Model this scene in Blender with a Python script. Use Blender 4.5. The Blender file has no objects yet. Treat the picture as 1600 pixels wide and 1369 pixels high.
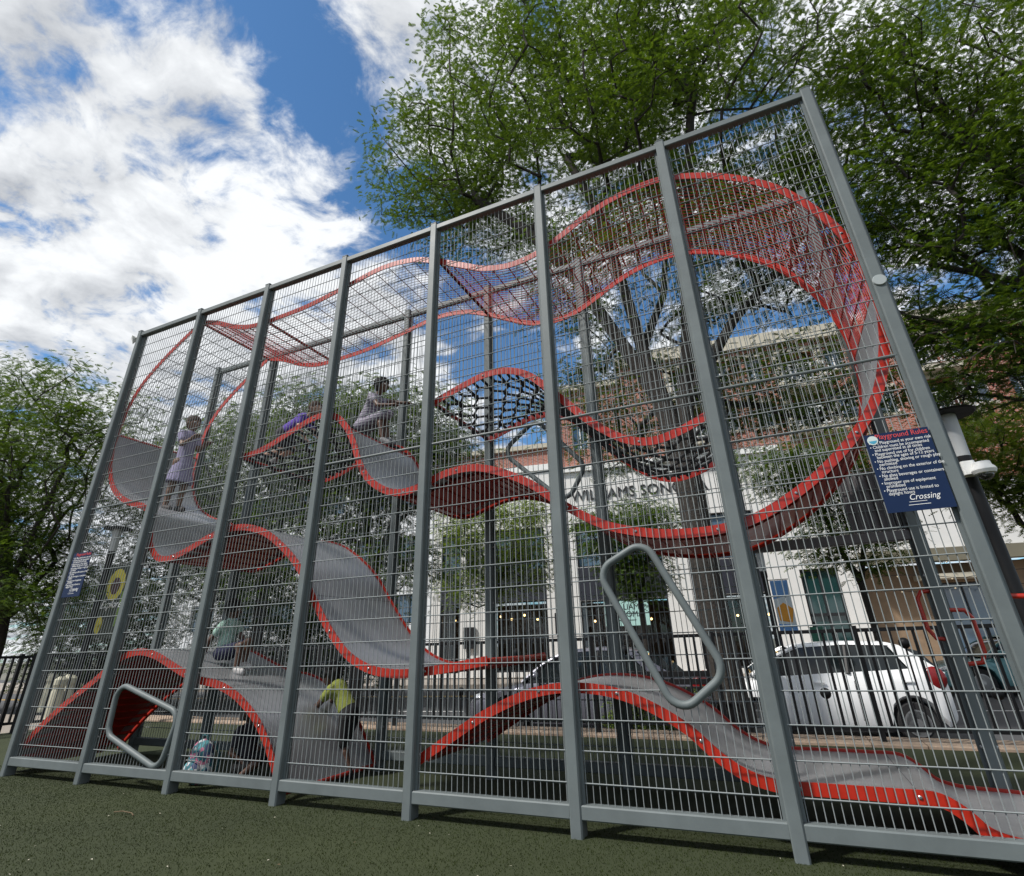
import bpy, math, random
import numpy as np
from mathutils import Vector, Matrix
R = math.radians
scene = bpy.context.scene
# ---------------------------------------------------------------- camera
cam_d = bpy.data.cameras.new('camera'); cam = bpy.data.objects.new('camera', cam_d)
scene.collection.objects.link(cam); scene.camera = cam
cam_d.sensor_width = 36.0; cam_d.lens = 841.585 / 1600 * 36
cam_d.shift_x = (800 - 804.0865) / 1600; cam_d.shift_y = (612.3895 - 684.5) / 1600
cam_d.clip_start = 0.05; cam_d.clip_end = 3000
_r = (0.909531, 0.414720, -0.027573); _u = (0.199213, -0.376752, 0.904639); _f = (-0.364784, 0.828290, 0.425285)
cam.matrix_world = Matrix(((_r[0], _u[0], -_f[0], 8.5638), (_r[1], _u[1], -_f[1], -4.3689), (_r[2], _u[2], -_f[2], 1.2120), (0, 0, 0, 1)))
# ---------------------------------------------------------------- light
SUN_EL, SUN_DIR = R(50), Vector((-0.66, -0.75, 0)).normalized()
sun_d = bpy.data.lights.new('sun', 'SUN'); sun = bpy.data.objects.new('sun', sun_d); scene.collection.objects.link(sun)
sun_d.energy = 3.2; sun_d.angle = R(5); sun_d.color = (1.0, 0.96, 0.9)
_sv = SUN_DIR * math.cos(SUN_EL) + Vector((0, 0, math.sin(SUN_EL)))
sun.rotation_euler = _sv.to_track_quat('Z', 'Y').to_euler(); sun.location = (0, 0, 40)
world = bpy.data.worlds.new('World'); scene.world = world; world.use_nodes = True
def build_world():
    nt = world.node_tree; N = nt.nodes; L = nt.links; N.clear()
    out = N.new('ShaderNodeOutputWorld'); bg = N.new('ShaderNodeBackground'); bg.inputs[1].default_value = 0.095
    sky = N.new('ShaderNodeTexSky'); sky.sky_type = 'NISHITA'; sky.sun_disc = False
    sky.sun_elevation = SUN_EL; sky.sun_rotation = math.atan2(SUN_DIR.x, SUN_DIR.y); sky.ozone_density = 3.0; sky.air_density = 1.0; sky.dust_density = 0.4
    tc = N.new('ShaderNodeTexCoord')
    def math_(op, a, b=None, clamp=False):
        n = N.new('ShaderNodeMath'); n.operation = op; n.use_clamp = clamp
        for i, v in enumerate((a, b)):
            if v is None: continue
            if isinstance(v, (int, float)): n.inputs[i].default_value = v
            else: L.new(v, n.inputs[i])
        return n.outputs[0]
    sep = N.new('ShaderNodeSeparateXYZ'); L.new(tc.outputs['Generated'], sep.inputs[0])
    zz = math_('MAXIMUM', sep.outputs[2], 0.0); zz = math_('ADD', zz, 0.12)
    cx = math_('DIVIDE', sep.outputs[0], zz); cy = math_('DIVIDE', sep.outputs[1], zz)
    cmb = N.new('ShaderNodeCombineXYZ'); L.new(cx, cmb.inputs[0]); L.new(cy, cmb.inputs[1]); cmb.inputs[2].default_value = 3.7
    def noise(scale, detail, rough, dist, vec, lac=2.0):
        n = N.new('ShaderNodeTexNoise'); n.inputs['Scale'].default_value = scale; n.inputs['Detail'].default_value = detail
        n.inputs['Roughness'].default_value = rough; n.inputs['Distortion'].default_value = dist; n.inputs['Lacunarity'].default_value = lac
        L.new(vec, n.inputs['Vector']); return n.outputs['Fac']
    warp = N.new('ShaderNodeTexNoise'); warp.inputs['Scale'].default_value = 1.6; warp.inputs['Detail'].default_value = 4; L.new(cmb.outputs[0], warp.inputs['Vector'])
    wv = N.new('ShaderNodeVectorMath'); wv.operation = 'MULTIPLY_ADD'; L.new(warp.outputs['Color'], wv.inputs[0]); wv.inputs[1].default_value = (0.32, 0.32, 0); L.new(cmb.outputs[0], wv.inputs[2])
    big = noise(0.8, 3, 0.5, 0.0, wv.outputs[0]); fine = noise(5.6, 12, 0.60, 0.15, wv.outputs[0])
    ofs = N.new('ShaderNodeVectorMath'); ofs.operation = 'ADD'; L.new(wv.outputs[0], ofs.inputs[0]); ofs.inputs[1].default_value = (0.05, -0.065, 0.0)
    fine2 = noise(5.6, 6, 0.55, 0.15, ofs.outputs[0]); mid = noise(1.9, 5, 0.55, 0.0, wv.outputs[0])
    # two clear lanes between the cloud banks (great circles across the whole sky)
    def lane(n, width, amp):
        d = N.new('ShaderNodeVectorMath'); d.operation = 'DOT_PRODUCT'; L.new(tc.outputs['Generated'], d.inputs[0]); d.inputs[1].default_value = n
        v = math_('MULTIPLY', d.outputs['Value'], 1.0 / width); v = math_('MULTIPLY', v, v); v = math_('MULTIPLY', v, -1.0)
        return math_('MULTIPLY', math_('EXPONENT', v), amp)
    d1 = Vector((-0.45, 0.345, 0.824)); d2 = Vector((-0.435, 0.60, 0.67)); n1 = d1.cross(d2).normalized()
    d3 = Vector((-0.30, 0.84, 0.46)); d4 = Vector((0.268, 0.854, 0.40)); n2 = d3.cross(d4).normalized()
    den = math_('ADD', math_('MULTIPLY', big, 0.40), math_('MULTIPLY', fine, 0.95))
    den = math_('SUBTRACT', den, lane(n1, 0.095, 0.20)); side = N.new('ShaderNodeMapRange'); side.interpolation_type = 'SMOOTHSTEP'; L.new(sep.outputs[0], side.inputs['Value']); side.inputs['From Min'].default_value = -0.45; side.inputs['From Max'].default_value = -0.25
    den = math_('SUBTRACT', den, math_('MULTIPLY', lane(n2, 0.13, 0.20), side.outputs[0]))
    ramp = N.new('ShaderNodeMapRange'); ramp.interpolation_type = 'SMOOTHSTEP'; L.new(den, ramp.inputs['Value'])
    ramp.inputs['From Min'].default_value = 0.50; ramp.inputs['From Max'].default_value = 0.66
    lit = math_('SUBTRACT', fine, fine2); lit = math_('MULTIPLY', lit, 1.9)
    lit = math_('ADD', lit, math_('MULTIPLY', math_('SUBTRACT', 0.56, mid), 2.2))
    lit = math_('ADD', lit, 0.50, True)
    cc = N.new('ShaderNodeMix'); cc.data_type = 'RGBA'; L.new(lit, cc.inputs['Factor'])
    cc.inputs['A'].default_value = (3.0, 3.2, 3.55, 1); cc.inputs['B'].default_value = (7.4, 7.6, 7.8, 1)
    sk = N.new('ShaderNodeMix'); sk.data_type = 'RGBA'; sk.blend_type = 'MULTIPLY'; sk.inputs['Factor'].default_value = 1.0
    L.new(sky.outputs[0], sk.inputs['A']); sk.inputs['B'].default_value = (0.66, 0.98, 1.14, 1)
    mx = N.new('ShaderNodeMix'); mx.data_type = 'RGBA'; L.new(ramp.outputs[0], mx.inputs['Factor']); L.new(sk.outputs['Result'], mx.inputs['A']); L.new(cc.outputs['Result'], mx.inputs['B'])
    L.new(mx.outputs['Result'], bg.inputs[0]); L.new(bg.outputs[0], out.inputs[0])
build_world()
vs = scene.view_settings; vs.view_transform = 'Standard'; vs.look = 'None'; vs.exposure = 0.5; vs.gamma = 1.0; vs.use_curve_mapping = False
scene.cycles.max_bounces = 6; scene.cycles.transparent_max_bounces = 16; scene.cycles.caustics_reflective = False; scene.cycles.caustics_refractive = False
try: scene.cycles.use_denoising = True
except Exception: pass
random.seed(7); rng = np.random.default_rng(7)
COL = scene.collection

# ---------------------------------------------------------------- helpers
MATS = {}
def mat(name, col, rough=0.6, metal=0.0, var=0.0, vscale=6.0, bump=0.0, bscale=60.0, emit=None, spec=0.5, dirt=0.0):
    if name in MATS: return MATS[name]
    m = bpy.data.materials.new(name); m.use_nodes = True; nt = m.node_tree; b = nt.nodes['Principled BSDF']
    c = (*col, 1); b.inputs['Base Color'].default_value = c; b.inputs['Roughness'].default_value = rough; b.inputs['Metallic'].default_value = metal
    b.inputs['Specular IOR Level'].default_value = spec
    tc = nt.nodes.new('ShaderNodeTexCoord')
    if var > 0:
        n = nt.nodes.new('ShaderNodeTexNoise'); n.inputs['Scale'].default_value = vscale; n.inputs['Detail'].default_value = 6; n.inputs['Roughness'].default_value = 0.65
        nt.links.new(tc.outputs['Object'], n.inputs['Vector'])
        mr = nt.nodes.new('ShaderNodeMapRange'); mr.inputs['From Min'].default_value = 0.3; mr.inputs['From Max'].default_value = 0.7
        mr.inputs['To Min'].default_value = 1 - var; mr.inputs['To Max'].default_value = 1 + var; nt.links.new(n.outputs['Fac'], mr.inputs['Value'])
        mx = nt.nodes.new('ShaderNodeMix'); mx.data_type = 'RGBA'; mx.blend_type = 'MULTIPLY'; mx.inputs['Factor'].default_value = 1
        mx.inputs['A'].default_value = c; nt.links.new(mr.outputs[0], mx.inputs['B']); nt.links.new(mx.outputs['Result'], b.inputs['Base Color'])
        r2 = nt.nodes.new('ShaderNodeMapRange'); r2.inputs['To Min'].default_value = max(0.02, rough - 0.12); r2.inputs['To Max'].default_value = min(1, rough + 0.12)
        nt.links.new(n.outputs['Fac'], r2.inputs['Value']); nt.links.new(r2.outputs[0], b.inputs['Roughness'])
    if bump > 0:
        n2 = nt.nodes.new('ShaderNodeTexNoise'); n2.inputs['Scale'].default_value = bscale; n2.inputs['Detail'].default_value = 4
        nt.links.new(tc.outputs['Object'], n2.inputs['Vector']); bp = nt.nodes.new('ShaderNodeBump'); bp.inputs['Strength'].default_value = bump; bp.inputs['Distance'].default_value = 0.02
        nt.links.new(n2.outputs['Fac'], bp.inputs['Height']); nt.links.new(bp.outputs[0], b.inputs['Normal'])
    if emit: b.inputs['Emission Color'].default_value = (*emit[:3], 1); b.inputs['Emission Strength'].default_value = emit[3]
    MATS[name] = m; return m

def origin(p):
    v = Vector((0, 0, 0))
    while p is not None:
        v += p.location; p = p.parent
    return v

class MB:
    def __init__(s): s.v = []; s.f = []
    def add(s, vs_, fs_):
        k = len(s.v); s.v += [tuple(x) for x in vs_]; s.f += [tuple(i + k for i in f) for f in fs_]; return s
    def box(s, c, d, rot=None):
        x, y, z = d[0] / 2, d[1] / 2, d[2] / 2; M = rot if rot is not None else None; vs_ = []
        for a in (-1, 1):
            for b in (-1, 1):
                for e in (-1, 1):
                    p = Vector((a * x, b * y, e * z)); p = M @ p if M is not None else p; vs_.append((p.x + c[0], p.y + c[1], p.z + c[2]))
        return s.add(vs_, [(0, 1, 3, 2), (4, 6, 7, 5), (0, 4, 5, 1), (2, 3, 7, 6), (0, 2, 6, 4), (1, 5, 7, 3)])
    def b2(s, lo, hi): return s.box([(a + b) / 2 for a, b in zip(lo, hi)], [b - a for a, b in zip(lo, hi)])
    def bev(s, c, d, bv=0.008, axis=2):
        # box with chamfered edges along one axis
        i, j = [k for k in range(3) if k != axis]; a, b, h = d[i] / 2, d[j] / 2, d[axis] / 2
        pr = [(-a + bv, -b), (a - bv, -b), (a, -b + bv), (a, b - bv), (a - bv, b), (-a + bv, b), (-a, b - bv), (-a, -b + bv)]; vs_ = []
        for t in (-h, h):
            for p in pr:
                q = [0, 0, 0]; q[i] = p[0]; q[j] = p[1]; q[axis] = t; vs_.append([q[k] + c[k] for k in range(3)])
        n = 8; return s.add(vs_, [tuple(range(n - 1, -1, -1)), tuple(range(n, 2 * n))] + [(k, (k + 1) % n, n + (k + 1) % n, n + k) for k in range(n)])
    def tube(s, pts, r, n=8, closed=False, cap=True):
        P = [Vector(p) for p in pts]; m = len(P); rs = r if isinstance(r, (list, tuple)) else [r] * m; vs_ = []; up = None
        for i in range(m):
            if closed: t = P[(i + 1) % m] - P[(i - 1) % m]
            else: t = P[min(i + 1, m - 1)] - P[max(i - 1, 0)]
            t = t.normalized() if t.length > 1e-9 else Vector((0, 0, 1))
            if up is None:
                up = Vector((0, 0, 1)) if abs(t.z) < 0.9 else Vector((1, 0, 0))
            a = t.cross(up)
            if a.length < 1e-6: a = t.cross(Vector((1, 0.3, 0)))
            a.normalize(); b = a.cross(t).normalized(); up = b
            for k in range(n):
                th = 2 * math.pi * k / n; vs_.append(P[i] + (a * math.cos(th) + b * math.sin(th)) * rs[i])
        fs_ = []; e = m if closed else m - 1
        for i in range(e):
            j = (i + 1) % m
            for k in range(n): fs_.append((i * n + k, i * n + (k + 1) % n, j * n + (k + 1) % n, j * n + k))
        if cap and not closed: fs_ += [tuple(range(n - 1, -1, -1)), tuple((m - 1) * n + k for k in range(n))]
        return s.add(vs_, fs_)
    def wire(s, a, b, r, n=6): return s.tube([a, b], r, n)
    def lathe(s, prof, c, n=20, axis='z'):
        vs_ = []
        for (r, h) in prof:
            for k in range(n):
                t = 2 * math.pi * k / n; x, y = r * math.cos(t), r * math.sin(t)
                q = (x, y, h) if axis == 'z' else ((x, h, y) if axis == 'y' else (h, x, y)); vs_.append([q[i] + c[i] for i in range(3)])
        m = len(prof); fs_ = [(i * n + k, i * n + (k + 1) % n, (i + 1) * n + (k + 1) % n, (i + 1) * n + k) for i in range(m - 1) for k in range(n)]
        fs_ += [tuple(range(n - 1, -1, -1)), tuple((m - 1) * n + k for k in range(n))]
        return s.add(vs_, fs_)
    def ball(s, c, r, nu=10, nv=7):
        rr = r if isinstance(r, (tuple, list)) else (r, r, r); vs_ = [(c[0], c[1], c[2] - rr[2])]
        for i in range(1, nv):
            ph = math.pi * i / nv
            for k in range(nu):
                th = 2 * math.pi * k / nu; vs_.append((c[0] + rr[0] * math.sin(ph) * math.cos(th), c[1] + rr[1] * math.sin(ph) * math.sin(th), c[2] - rr[2] * math.cos(ph)))
        vs_.append((c[0], c[1], c[2] + rr[2])); fs_ = []; last = len(vs_) - 1
        for k in range(nu): fs_.append((0, 1 + (k + 1) % nu, 1 + k)); fs_.append((last, last - nu + k, last - nu + (k + 1) % nu))
        for i in range(nv - 2):
            for k in range(nu): a = 1 + i * nu; fs_.append((a + k, a + (k + 1) % nu, a + nu + (k + 1) % nu, a + nu + k))
        return s.add(vs_, fs_)
    def build(s, name, m, parent=None, smooth=False, world=True, kind=None, label=None):
        me = bpy.data.meshes.new(name); o_ = origin(parent) if (world and parent is not None) else Vector((0, 0, 0))
        me.from_pydata([(x - o_.x, y - o_.y, z - o_.z) for x, y, z in s.v], [], s.f); me.validate()
        o = bpy.data.objects.new(name, me); COL.objects.link(o)
        if m is not None: me.materials.append(m)
        if parent is not None: o.parent = parent
        if smooth: smooth_by_angle(me, smooth if isinstance(smooth, (int, float)) and smooth is not True else 40)
        if kind: o['kind'] = kind
        if label: o['label'] = label
        return o
def smooth_by_angle(me, deg):
    me.polygons.foreach_set('use_smooth', [True] * len(me.polygons))
    try: me.set_sharp_from_angle(angle=R(deg))
    except Exception: pass
def np_mesh(name, V, F, m, parent=None, smooth=False, kind=None, world=True):
    V = np.asarray(V, np.float32); F = np.asarray(F, np.int32); k = F.shape[1]
    if world and parent is not None:
        o_ = origin(parent); V = V - np.array([o_.x, o_.y, o_.z], np.float32)
    me = bpy.data.meshes.new(name); me.vertices.add(len(V)); me.vertices.foreach_set('co', V.ravel())
    me.loops.add(F.size); me.loops.foreach_set('vertex_index', F.ravel()); me.polygons.add(len(F))
    me.polygons.foreach_set('loop_start', np.arange(0, F.size, k, dtype=np.int32)); me.update(calc_edges=True)
    if smooth: me.polygons.foreach_set('use_smooth', [True] * len(F))
    o = bpy.data.objects.new(name, me); COL.objects.link(o); me.materials.append(m)
    if parent is not None: o.parent = parent
    if kind: o['kind'] = kind
    return o
def thing(name, label, cat, loc=(0, 0, 0), rz=0.0, group=None):
    o = bpy.data.objects.new(name, None); COL.objects.link(o); o.location = loc; o.rotation_euler = (0, 0, rz); o['label'] = label; o['category'] = cat
    if group: o['group'] = group
    o.empty_display_size = 0.2
    return o
def tag(o, label, cat, group=None):
    o['label'] = label; o['category'] = cat
    if group: o['group'] = group
    return o
def copy_part(src, parent, loc=None):
    c = src.copy(); COL.objects.link(c); c.parent = parent
    if loc is not None: c.location = loc
    return c
def text_mesh(name, body, size, m, parent, M, ext=0.002, align='LEFT', shear=0.0, world=True, space=1.0):
    cu = bpy.data.curves.new(name, 'FONT'); cu.body = body; cu.size = size; cu.extrude = ext; cu.align_x = align; cu.shear = shear; cu.space_line = space; cu.resolution_u = 3
    t = bpy.data.objects.new(name + '_tmp', cu); COL.objects.link(t); dg = bpy.context.evaluated_depsgraph_get()
    me = bpy.data.meshes.new_from_object(t.evaluated_get(dg)); bpy.data.objects.remove(t); bpy.data.curves.remove(cu)
    if world and parent is not None: M = Matrix.Translation(-origin(parent)) @ M
    me.transform(M); me.materials.clear(); me.materials.append(m); me.name = name
    o = bpy.data.objects.new(name, me); COL.objects.link(o); o.parent = parent; return o
FRONT = Matrix(((1, 0, 0, 0), (0, 0, -1, 0), (0, 1, 0, 0), (0, 0, 0, 1)))  # text plane facing -y

# ---------------------------------------------------------------- materials
GREY = mat('grey_painted_steel', (0.125, 0.145, 0.147), 0.5, 0.0, 0.13, 3, 0.03, 300, spec=.35)
WIRE = mat('grey_wire', (0.225, 0.245, 0.247), 0.6, 0.0, spec=.15)
RED = mat('red_painted_steel', (0.40, 0.020, 0.008), 0.33, 0.0, 0.12, 9)
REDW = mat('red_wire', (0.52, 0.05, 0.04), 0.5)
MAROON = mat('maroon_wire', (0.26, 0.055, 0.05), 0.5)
DECK = mat('brushed_slide_metal', (0.40, 0.405, 0.42), 0.40, 0.6, 0.17, 1.7, 0.03, 120)
ROPE = mat('black_rope', (0.014, 0.014, 0.016), 0.75, 0, 0.2, 40)
BLACK = mat('black_paint', (0.010, 0.010, 0.011), 0.5, 0.0, 0.15, 10, spec=0.25)
BOLT = mat('bolt_steel', (0.35, 0.36, 0.37), 0.3, 0.8)
WHITE = mat('white_paint', (0.78, 0.78, 0.76), 0.55, 0, 0.05, 2)
# ---------------------------------------------------------------- ground
def struct(o, kind='structure'): o['kind'] = kind; return o
def plane(name, x0, x1, y0, y1, z, m, nx=1, ny=1):
    b = MB(); b.add([(x0, y0, z), (x1, y0, z), (x1, y1, z), (x0, y1, z)], [(0, 1, 2, 3)]); return struct(b.build(name, m))
def ground_mat(name, c1, c2, s1, s2, rough, bump, bs):
    m = mat(name, c1, rough); nt = m.node_tree; b = nt.nodes['Principled BSDF']; tc = nt.nodes.new('ShaderNodeTexCoord')
    n = nt.nodes.new('ShaderNodeTexNoise'); n.inputs['Scale'].default_value = s1; n.inputs['Detail'].default_value = 8; n.inputs['Roughness'].default_value = 0.7
    n2 = nt.nodes.new('ShaderNodeTexNoise'); n2.inputs['Scale'].default_value = s2; n2.inputs['Detail'].default_value = 3; n2.inputs['Roughness'].default_value = 0.7
    for q in (n, n2): nt.links.new(tc.outputs['Object'], q.inputs['Vector'])
    ad = nt.nodes.new('ShaderNodeMath'); ad.operation = 'ADD'; nt.links.new(n.outputs['Fac'], ad.inputs[0]); nt.links.new(n2.outputs['Fac'], ad.inputs[1])
    mr = nt.nodes.new('ShaderNodeMapRange'); mr.inputs['From Min'].default_value = 0.7; mr.inputs['From Max'].default_value = 1.3; nt.links.new(ad.outputs[0], mr.inputs['Value'])
    mx = nt.nodes.new('ShaderNodeMix'); mx.data_type = 'RGBA'; mx.inputs['A'].default_value = (*c1, 1); mx.inputs['B'].default_value = (*c2, 1)
    nt.links.new(mr.outputs[0], mx.inputs['Factor']); nt.links.new(mx.outputs['Result'], b.inputs['Base Color'])
    bp = nt.nodes.new('ShaderNodeBump'); bp.inputs['Strength'].default_value = bump; bp.inputs['Distance'].default_value = 0.01
    n3 = nt.nodes.new('ShaderNodeTexNoise'); n3.inputs['Scale'].default_value = bs; n3.inputs['Detail'].default_value = 5; nt.links.new(tc.outputs['Object'], n3.inputs['Vector'])
    nt.links.new(n3.outputs['Fac'], bp.inputs['Height']); nt.links.new(bp.outputs[0], b.inputs['Normal']); return m
TURF = ground_mat('turf', (0.017, 0.025, 0.006), (0.033, 0.043, 0.012), 0.55, 260, 0.95, 0.3, 420)
ASPH = ground_mat('asphalt', (0.045, 0.046, 0.05), (0.075, 0.075, 0.078), 0.4, 70, 0.85, 0.4, 150)
PAVE = ground_mat('paving', (0.24, 0.21, 0.18), (0.33, 0.29, 0.25), 0.6, 40, 0.85, 0.3, 80)
EARTH = ground_mat('earth', (0.10, 0.10, 0.08), (0.16, 0.15, 0.12), 0.02, 0.3, 0.95, 0.2, 5)
KERB = mat('kerb_stone', (0.36, 0.27, 0.20), 0.85, 0, 0.25, 5, 0.3, 60)
plane('ground', -600, 600, -600, 900, -0.5, EARTH)
plane('road', -120, 120, 4.95, 26, -0.35, ASPH)
tb = MB(); tb.b2((-4.9, -40, -0.45), (40, 4.25, 0.0)); struct(tb.build('turf', TURF))
pv = MB(); pv.b2((-60, -40, -0.46), (-4.904, 4.6, -0.01)); struct(pv.build('plaza', PAVE))
kr = struct(MB().b2((-4.9, 4.254, -0.45), (40, 4.30, -0.02)).build('kerb', KERB))
x = -4.9; kb = []
while x < 22:
    w = random.uniform(0.55, 0.65); b = MB(); b.bev((x + w / 2 - 0.004, 4.60, -0.205), (w - 0.010, 0.60, 0.47), 0.012, 0); b.build('kerb_stone', KERB, kr); x += w
# far pavement and painted lines, laid along the street
AZ = R(9); E1 = Vector((math.cos(AZ), math.sin(AZ), 0)); NV = Vector((-math.sin(AZ), math.cos(AZ), 0)); FO = Vector((5, 24, 0))
def fp(s, out, z): p = FO + E1 * s - NV * out; return (p.x, p.y, z)
fw = MB(); fw.add([fp(-70, 5, -0.2), fp(80, 5, -0.2), fp(80, -3, -0.2), fp(-70, -3, -0.2), fp(-70, 5, -0.45), fp(80, 5, -0.45)], [(0, 1, 2, 3), (0, 4, 5, 1)]); struct(fw.build('pavement', PAVE))
PW = mat('road_paint_white', (0.7, 0.7, 0.68), 0.7, 0, 0.15, 8); PY = mat('road_paint_yellow', (0.6, 0.36, 0.04), 0.7, 0, 0.15, 8)
def stripe(s0, s1, o0, o1, m): 
    b = MB(); b.add([fp(s0, o0, -0.346), fp(s1, o0, -0.346), fp(s1, o1, -0.346), fp(s0, o1, -0.346)], [(0, 1, 2, 3)]); return struct(b.build('road_marking', m))
for k in range(-6, 12): stripe(k * 3.2 + 1.0, k * 3.2 + 2.9, 12.9, 13.02, PW)
stripe(-60, 70, 8.5, 8.62, PY); stripe(-60, 70, 8.22, 8.34, PY)
# litter of bits on the turf
LIT = [mat('litter_pale', (0.5, 0.47, 0.38), 0.8), mat('litter_brown', (0.12, 0.08, 0.04), 0.8)]
lb = [MB(), MB()]
for k in range(110):
    xx = random.uniform(0, 10.5); yy = random.uniform(-3.0, 0.1); s = random.uniform(0.003, 0.007); a = random.uniform(0, 6.28); q = 0 if random.random() < 0.7 else 1
    l = s * random.uniform(1, 2.6); ca, sa = math.cos(a), math.sin(a); zz = 0.014
    lb[q].add([(xx + ca * l, yy + sa * l, zz), (xx - sa * s, yy + ca * s, zz + s * .6), (xx - ca * l, yy - sa * l, zz), (xx + sa * s, yy - ca * s, zz + s * .3)], [(0, 1, 2), (0, 2, 3)])
tw = MB(); tw.tube([(3.05, -0.62, .015), (3.13, -0.60, .022), (3.25, -0.60, .018), (3.32, -0.63, .013)], .004, 5)
for b, m, n in ((lb[0], LIT[0], 'fallen petals'), (lb[1], LIT[1], 'leaf litter')):
    o = b.build(n.replace(' ', '_'), m); o['kind'] = 'stuff'; o['label'] = 'tiny ' + n + ' scattered over the turf'; o['category'] = 'litter'
tag(tw.build('twig', LIT[1]), 'thin dark twig lying on the turf in front of the structure', 'twig')
# short synthetic pile
NB = 230000
bx_ = rng.uniform(-2.5, 12.0, NB); by_ = -4.2 + 4.6 * rng.random(NB) ** 0.8
ang = rng.uniform(0, 6.283, NB); hh = rng.uniform(0.006, 0.012, NB); ww = rng.uniform(0.0015, 0.003, NB); lean = rng.normal(0, 0.005, (NB, 2))
V = np.zeros((NB, 3, 3)); V[:, 0, 0] = bx_ - np.cos(ang) * ww; V[:, 0, 1] = by_ - np.sin(ang) * ww; V[:, 1, 0] = bx_ + np.cos(ang) * ww; V[:, 1, 1] = by_ + np.sin(ang) * ww
V[:, 2, 0] = bx_ + lean[:, 0]; V[:, 2, 1] = by_ + lean[:, 1]; V[:, 2, 2] = hh; V[:, :2, 2] = 0.001
PILE = mat('turf_pile', (0.024, 0.033, 0.008), 0.95, spec=.0)
o = np_mesh('turf_pile', V.reshape(-1, 3), np.arange(NB * 3).reshape(-1, 3), PILE, kind='stuff'); o['label'] = 'short olive green synthetic turf pile covering the ground'; o['category'] = 'turf'

# ---------------------------------------------------------------- climbing structure
W, H, D = 1.4, 6.014, 1.446
CS = thing('climbing_structure', 'tall grey mesh climbing structure with red edged ribbons winding between two screens', 'climber', (4.9, 0.7, 0))
PWD, PDP = 0.088, 0.125
YF, YB = 0.062, D + 0.085          # mesh planes
def post(xc, y0, sgn):
    b = MB(); b.bev((xc, y0 + sgn * PDP / 2, H / 2 - 0.02), (PWD, PDP, H + 0.04), 0.010)
    o = b.build('post', GREY, CS)
    for s in (-1, 1): MB().b2((min(xc + s * 0.0445, xc + s * 0.066), y0 + sgn * 0.048 if sgn > 0 else y0 - 0.062, 0.10), (max(xc + s * 0.0445, xc + s * 0.066), y0 + 0.062 if sgn > 0 else y0 - 0.048, H - 0.03)).build('flange', GREY, o)
    bo = MB()
    for s in (-1, 1):
        z = 0.42
        while z < H - 0.2:
            bo.lathe([(0.013, 0.0), (0.013, 0.006), (0.008, 0.011)] if s > 0 else [(0.008, -0.011), (0.013, -0.006), (0.013, 0.0)], (xc + s * 0.0445, y0 + sgn * 0.095, z), 8, 'x'); z += 0.615
    bo.build('bolt_row', BOLT, o, smooth=True, kind='stuff')
    cp = MB(); cp.bev((xc, y0 + sgn * PDP / 2, H + 0.004), (PWD + 0.006, PDP + 0.006, 0.008), 0.010); cp.build('cap', GREY, o)
    return o
posts_f = [post(i * W, 0.0, 1) for i in range(8)]; posts_b = [post(i * W, D + PDP, -1) for i in range(8)]
for i in range(7):
    x0, x1 = i * W + PWD / 2 + 0.001, (i + 1) * W - PWD / 2 - 0.001
    for (y, nm) in ((0.052, 'f'), (D + 0.075, 'b')):
        MB().bev(((x0 + x1) / 2, y, 0.146), (x1 - x0, 0.085, 0.088), 0.008, 0).build('bottom_rail', GREY, CS) if not (nm == 'b' and i == 6) else None
        MB().bev(((x0 + x1) / 2, y, H - 0.055), (x1 - x0, 0.085, 0.075), 0.008, 0).build('top_rail', GREY, CS)
# holes in the screens, edged with rounded tube loops
def rounded(poly, r, n=7):
    P = [Vector((a, b)) for a, b in poly]; out = []; m = len(P)
    for i in range(m):
        p, a, c = P[i], P[i - 1], P[(i + 1) % m]; u = (a - p).normalized(); v = (c - p).normalized(); half = math.acos(max(-1, min(1, u.dot(v)))) / 2
        d = min(r / math.tan(half), (a - p).length * .45, (c - p).length * .45); rr = d * math.tan(half); cen = p + (u + v).normalized() * (rr / math.sin(half))
        s = p + u * d - cen; e = p + v * d - cen; a0 = math.atan2(s.y, s.x); a1 = math.atan2(e.y, e.x); da = (a1 - a0 + math.pi) % (2 * math.pi) - math.pi
        out += [(cen.x + rr * math.cos(a0 + da * k / n), cen.y + rr * math.sin(a0 + da * k / n)) for k in range(n + 1)]
    return out
LOOP_F1 = rounded([(7.30, 1.735), (7.70, 1.935), (8.155, 1.0), (7.79, 0.735)], 0.13)
LOOP_F2 = rounded([(1.645, 0.955), (2.745, 0.67), (2.60, 0.175), (1.665, 0.455)], 0.13)
LOOP_B = rounded([(5.76, 3.44), (6.24, 3.80), (6.84, 3.10), (6.58, 2.68)], 0.14)
def cross_intervals(poly, axis, val):
    o = []; m = len(poly)
    for i in range(m):
        a, b = poly[i], poly[(i + 1) % m]
        if (a[axis] - val) * (b[axis] - val) < 0:
            t = (val - a[axis]) / (b[axis] - a[axis]); o.append(a[1 - axis] + t * (b[1 - axis] - a[1 - axis]))
    return sorted(o)
def clipped(lo, hi, polys, axis, val):
    segs = [(lo, hi)]
    for p in polys:
        c = cross_intervals(p, axis, val)
        for k in range(0, len(c) - 1, 2):
            ns = []
            for a, b in segs:
                if c[k + 1] <= a or c[k] >= b: ns.append((a, b)); continue
                if c[k] > a: ns.append((a, c[k]))
                if c[k + 1] < b: ns.append((c[k + 1], b))
            segs = ns
    return segs
ZM = 3.10
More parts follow.
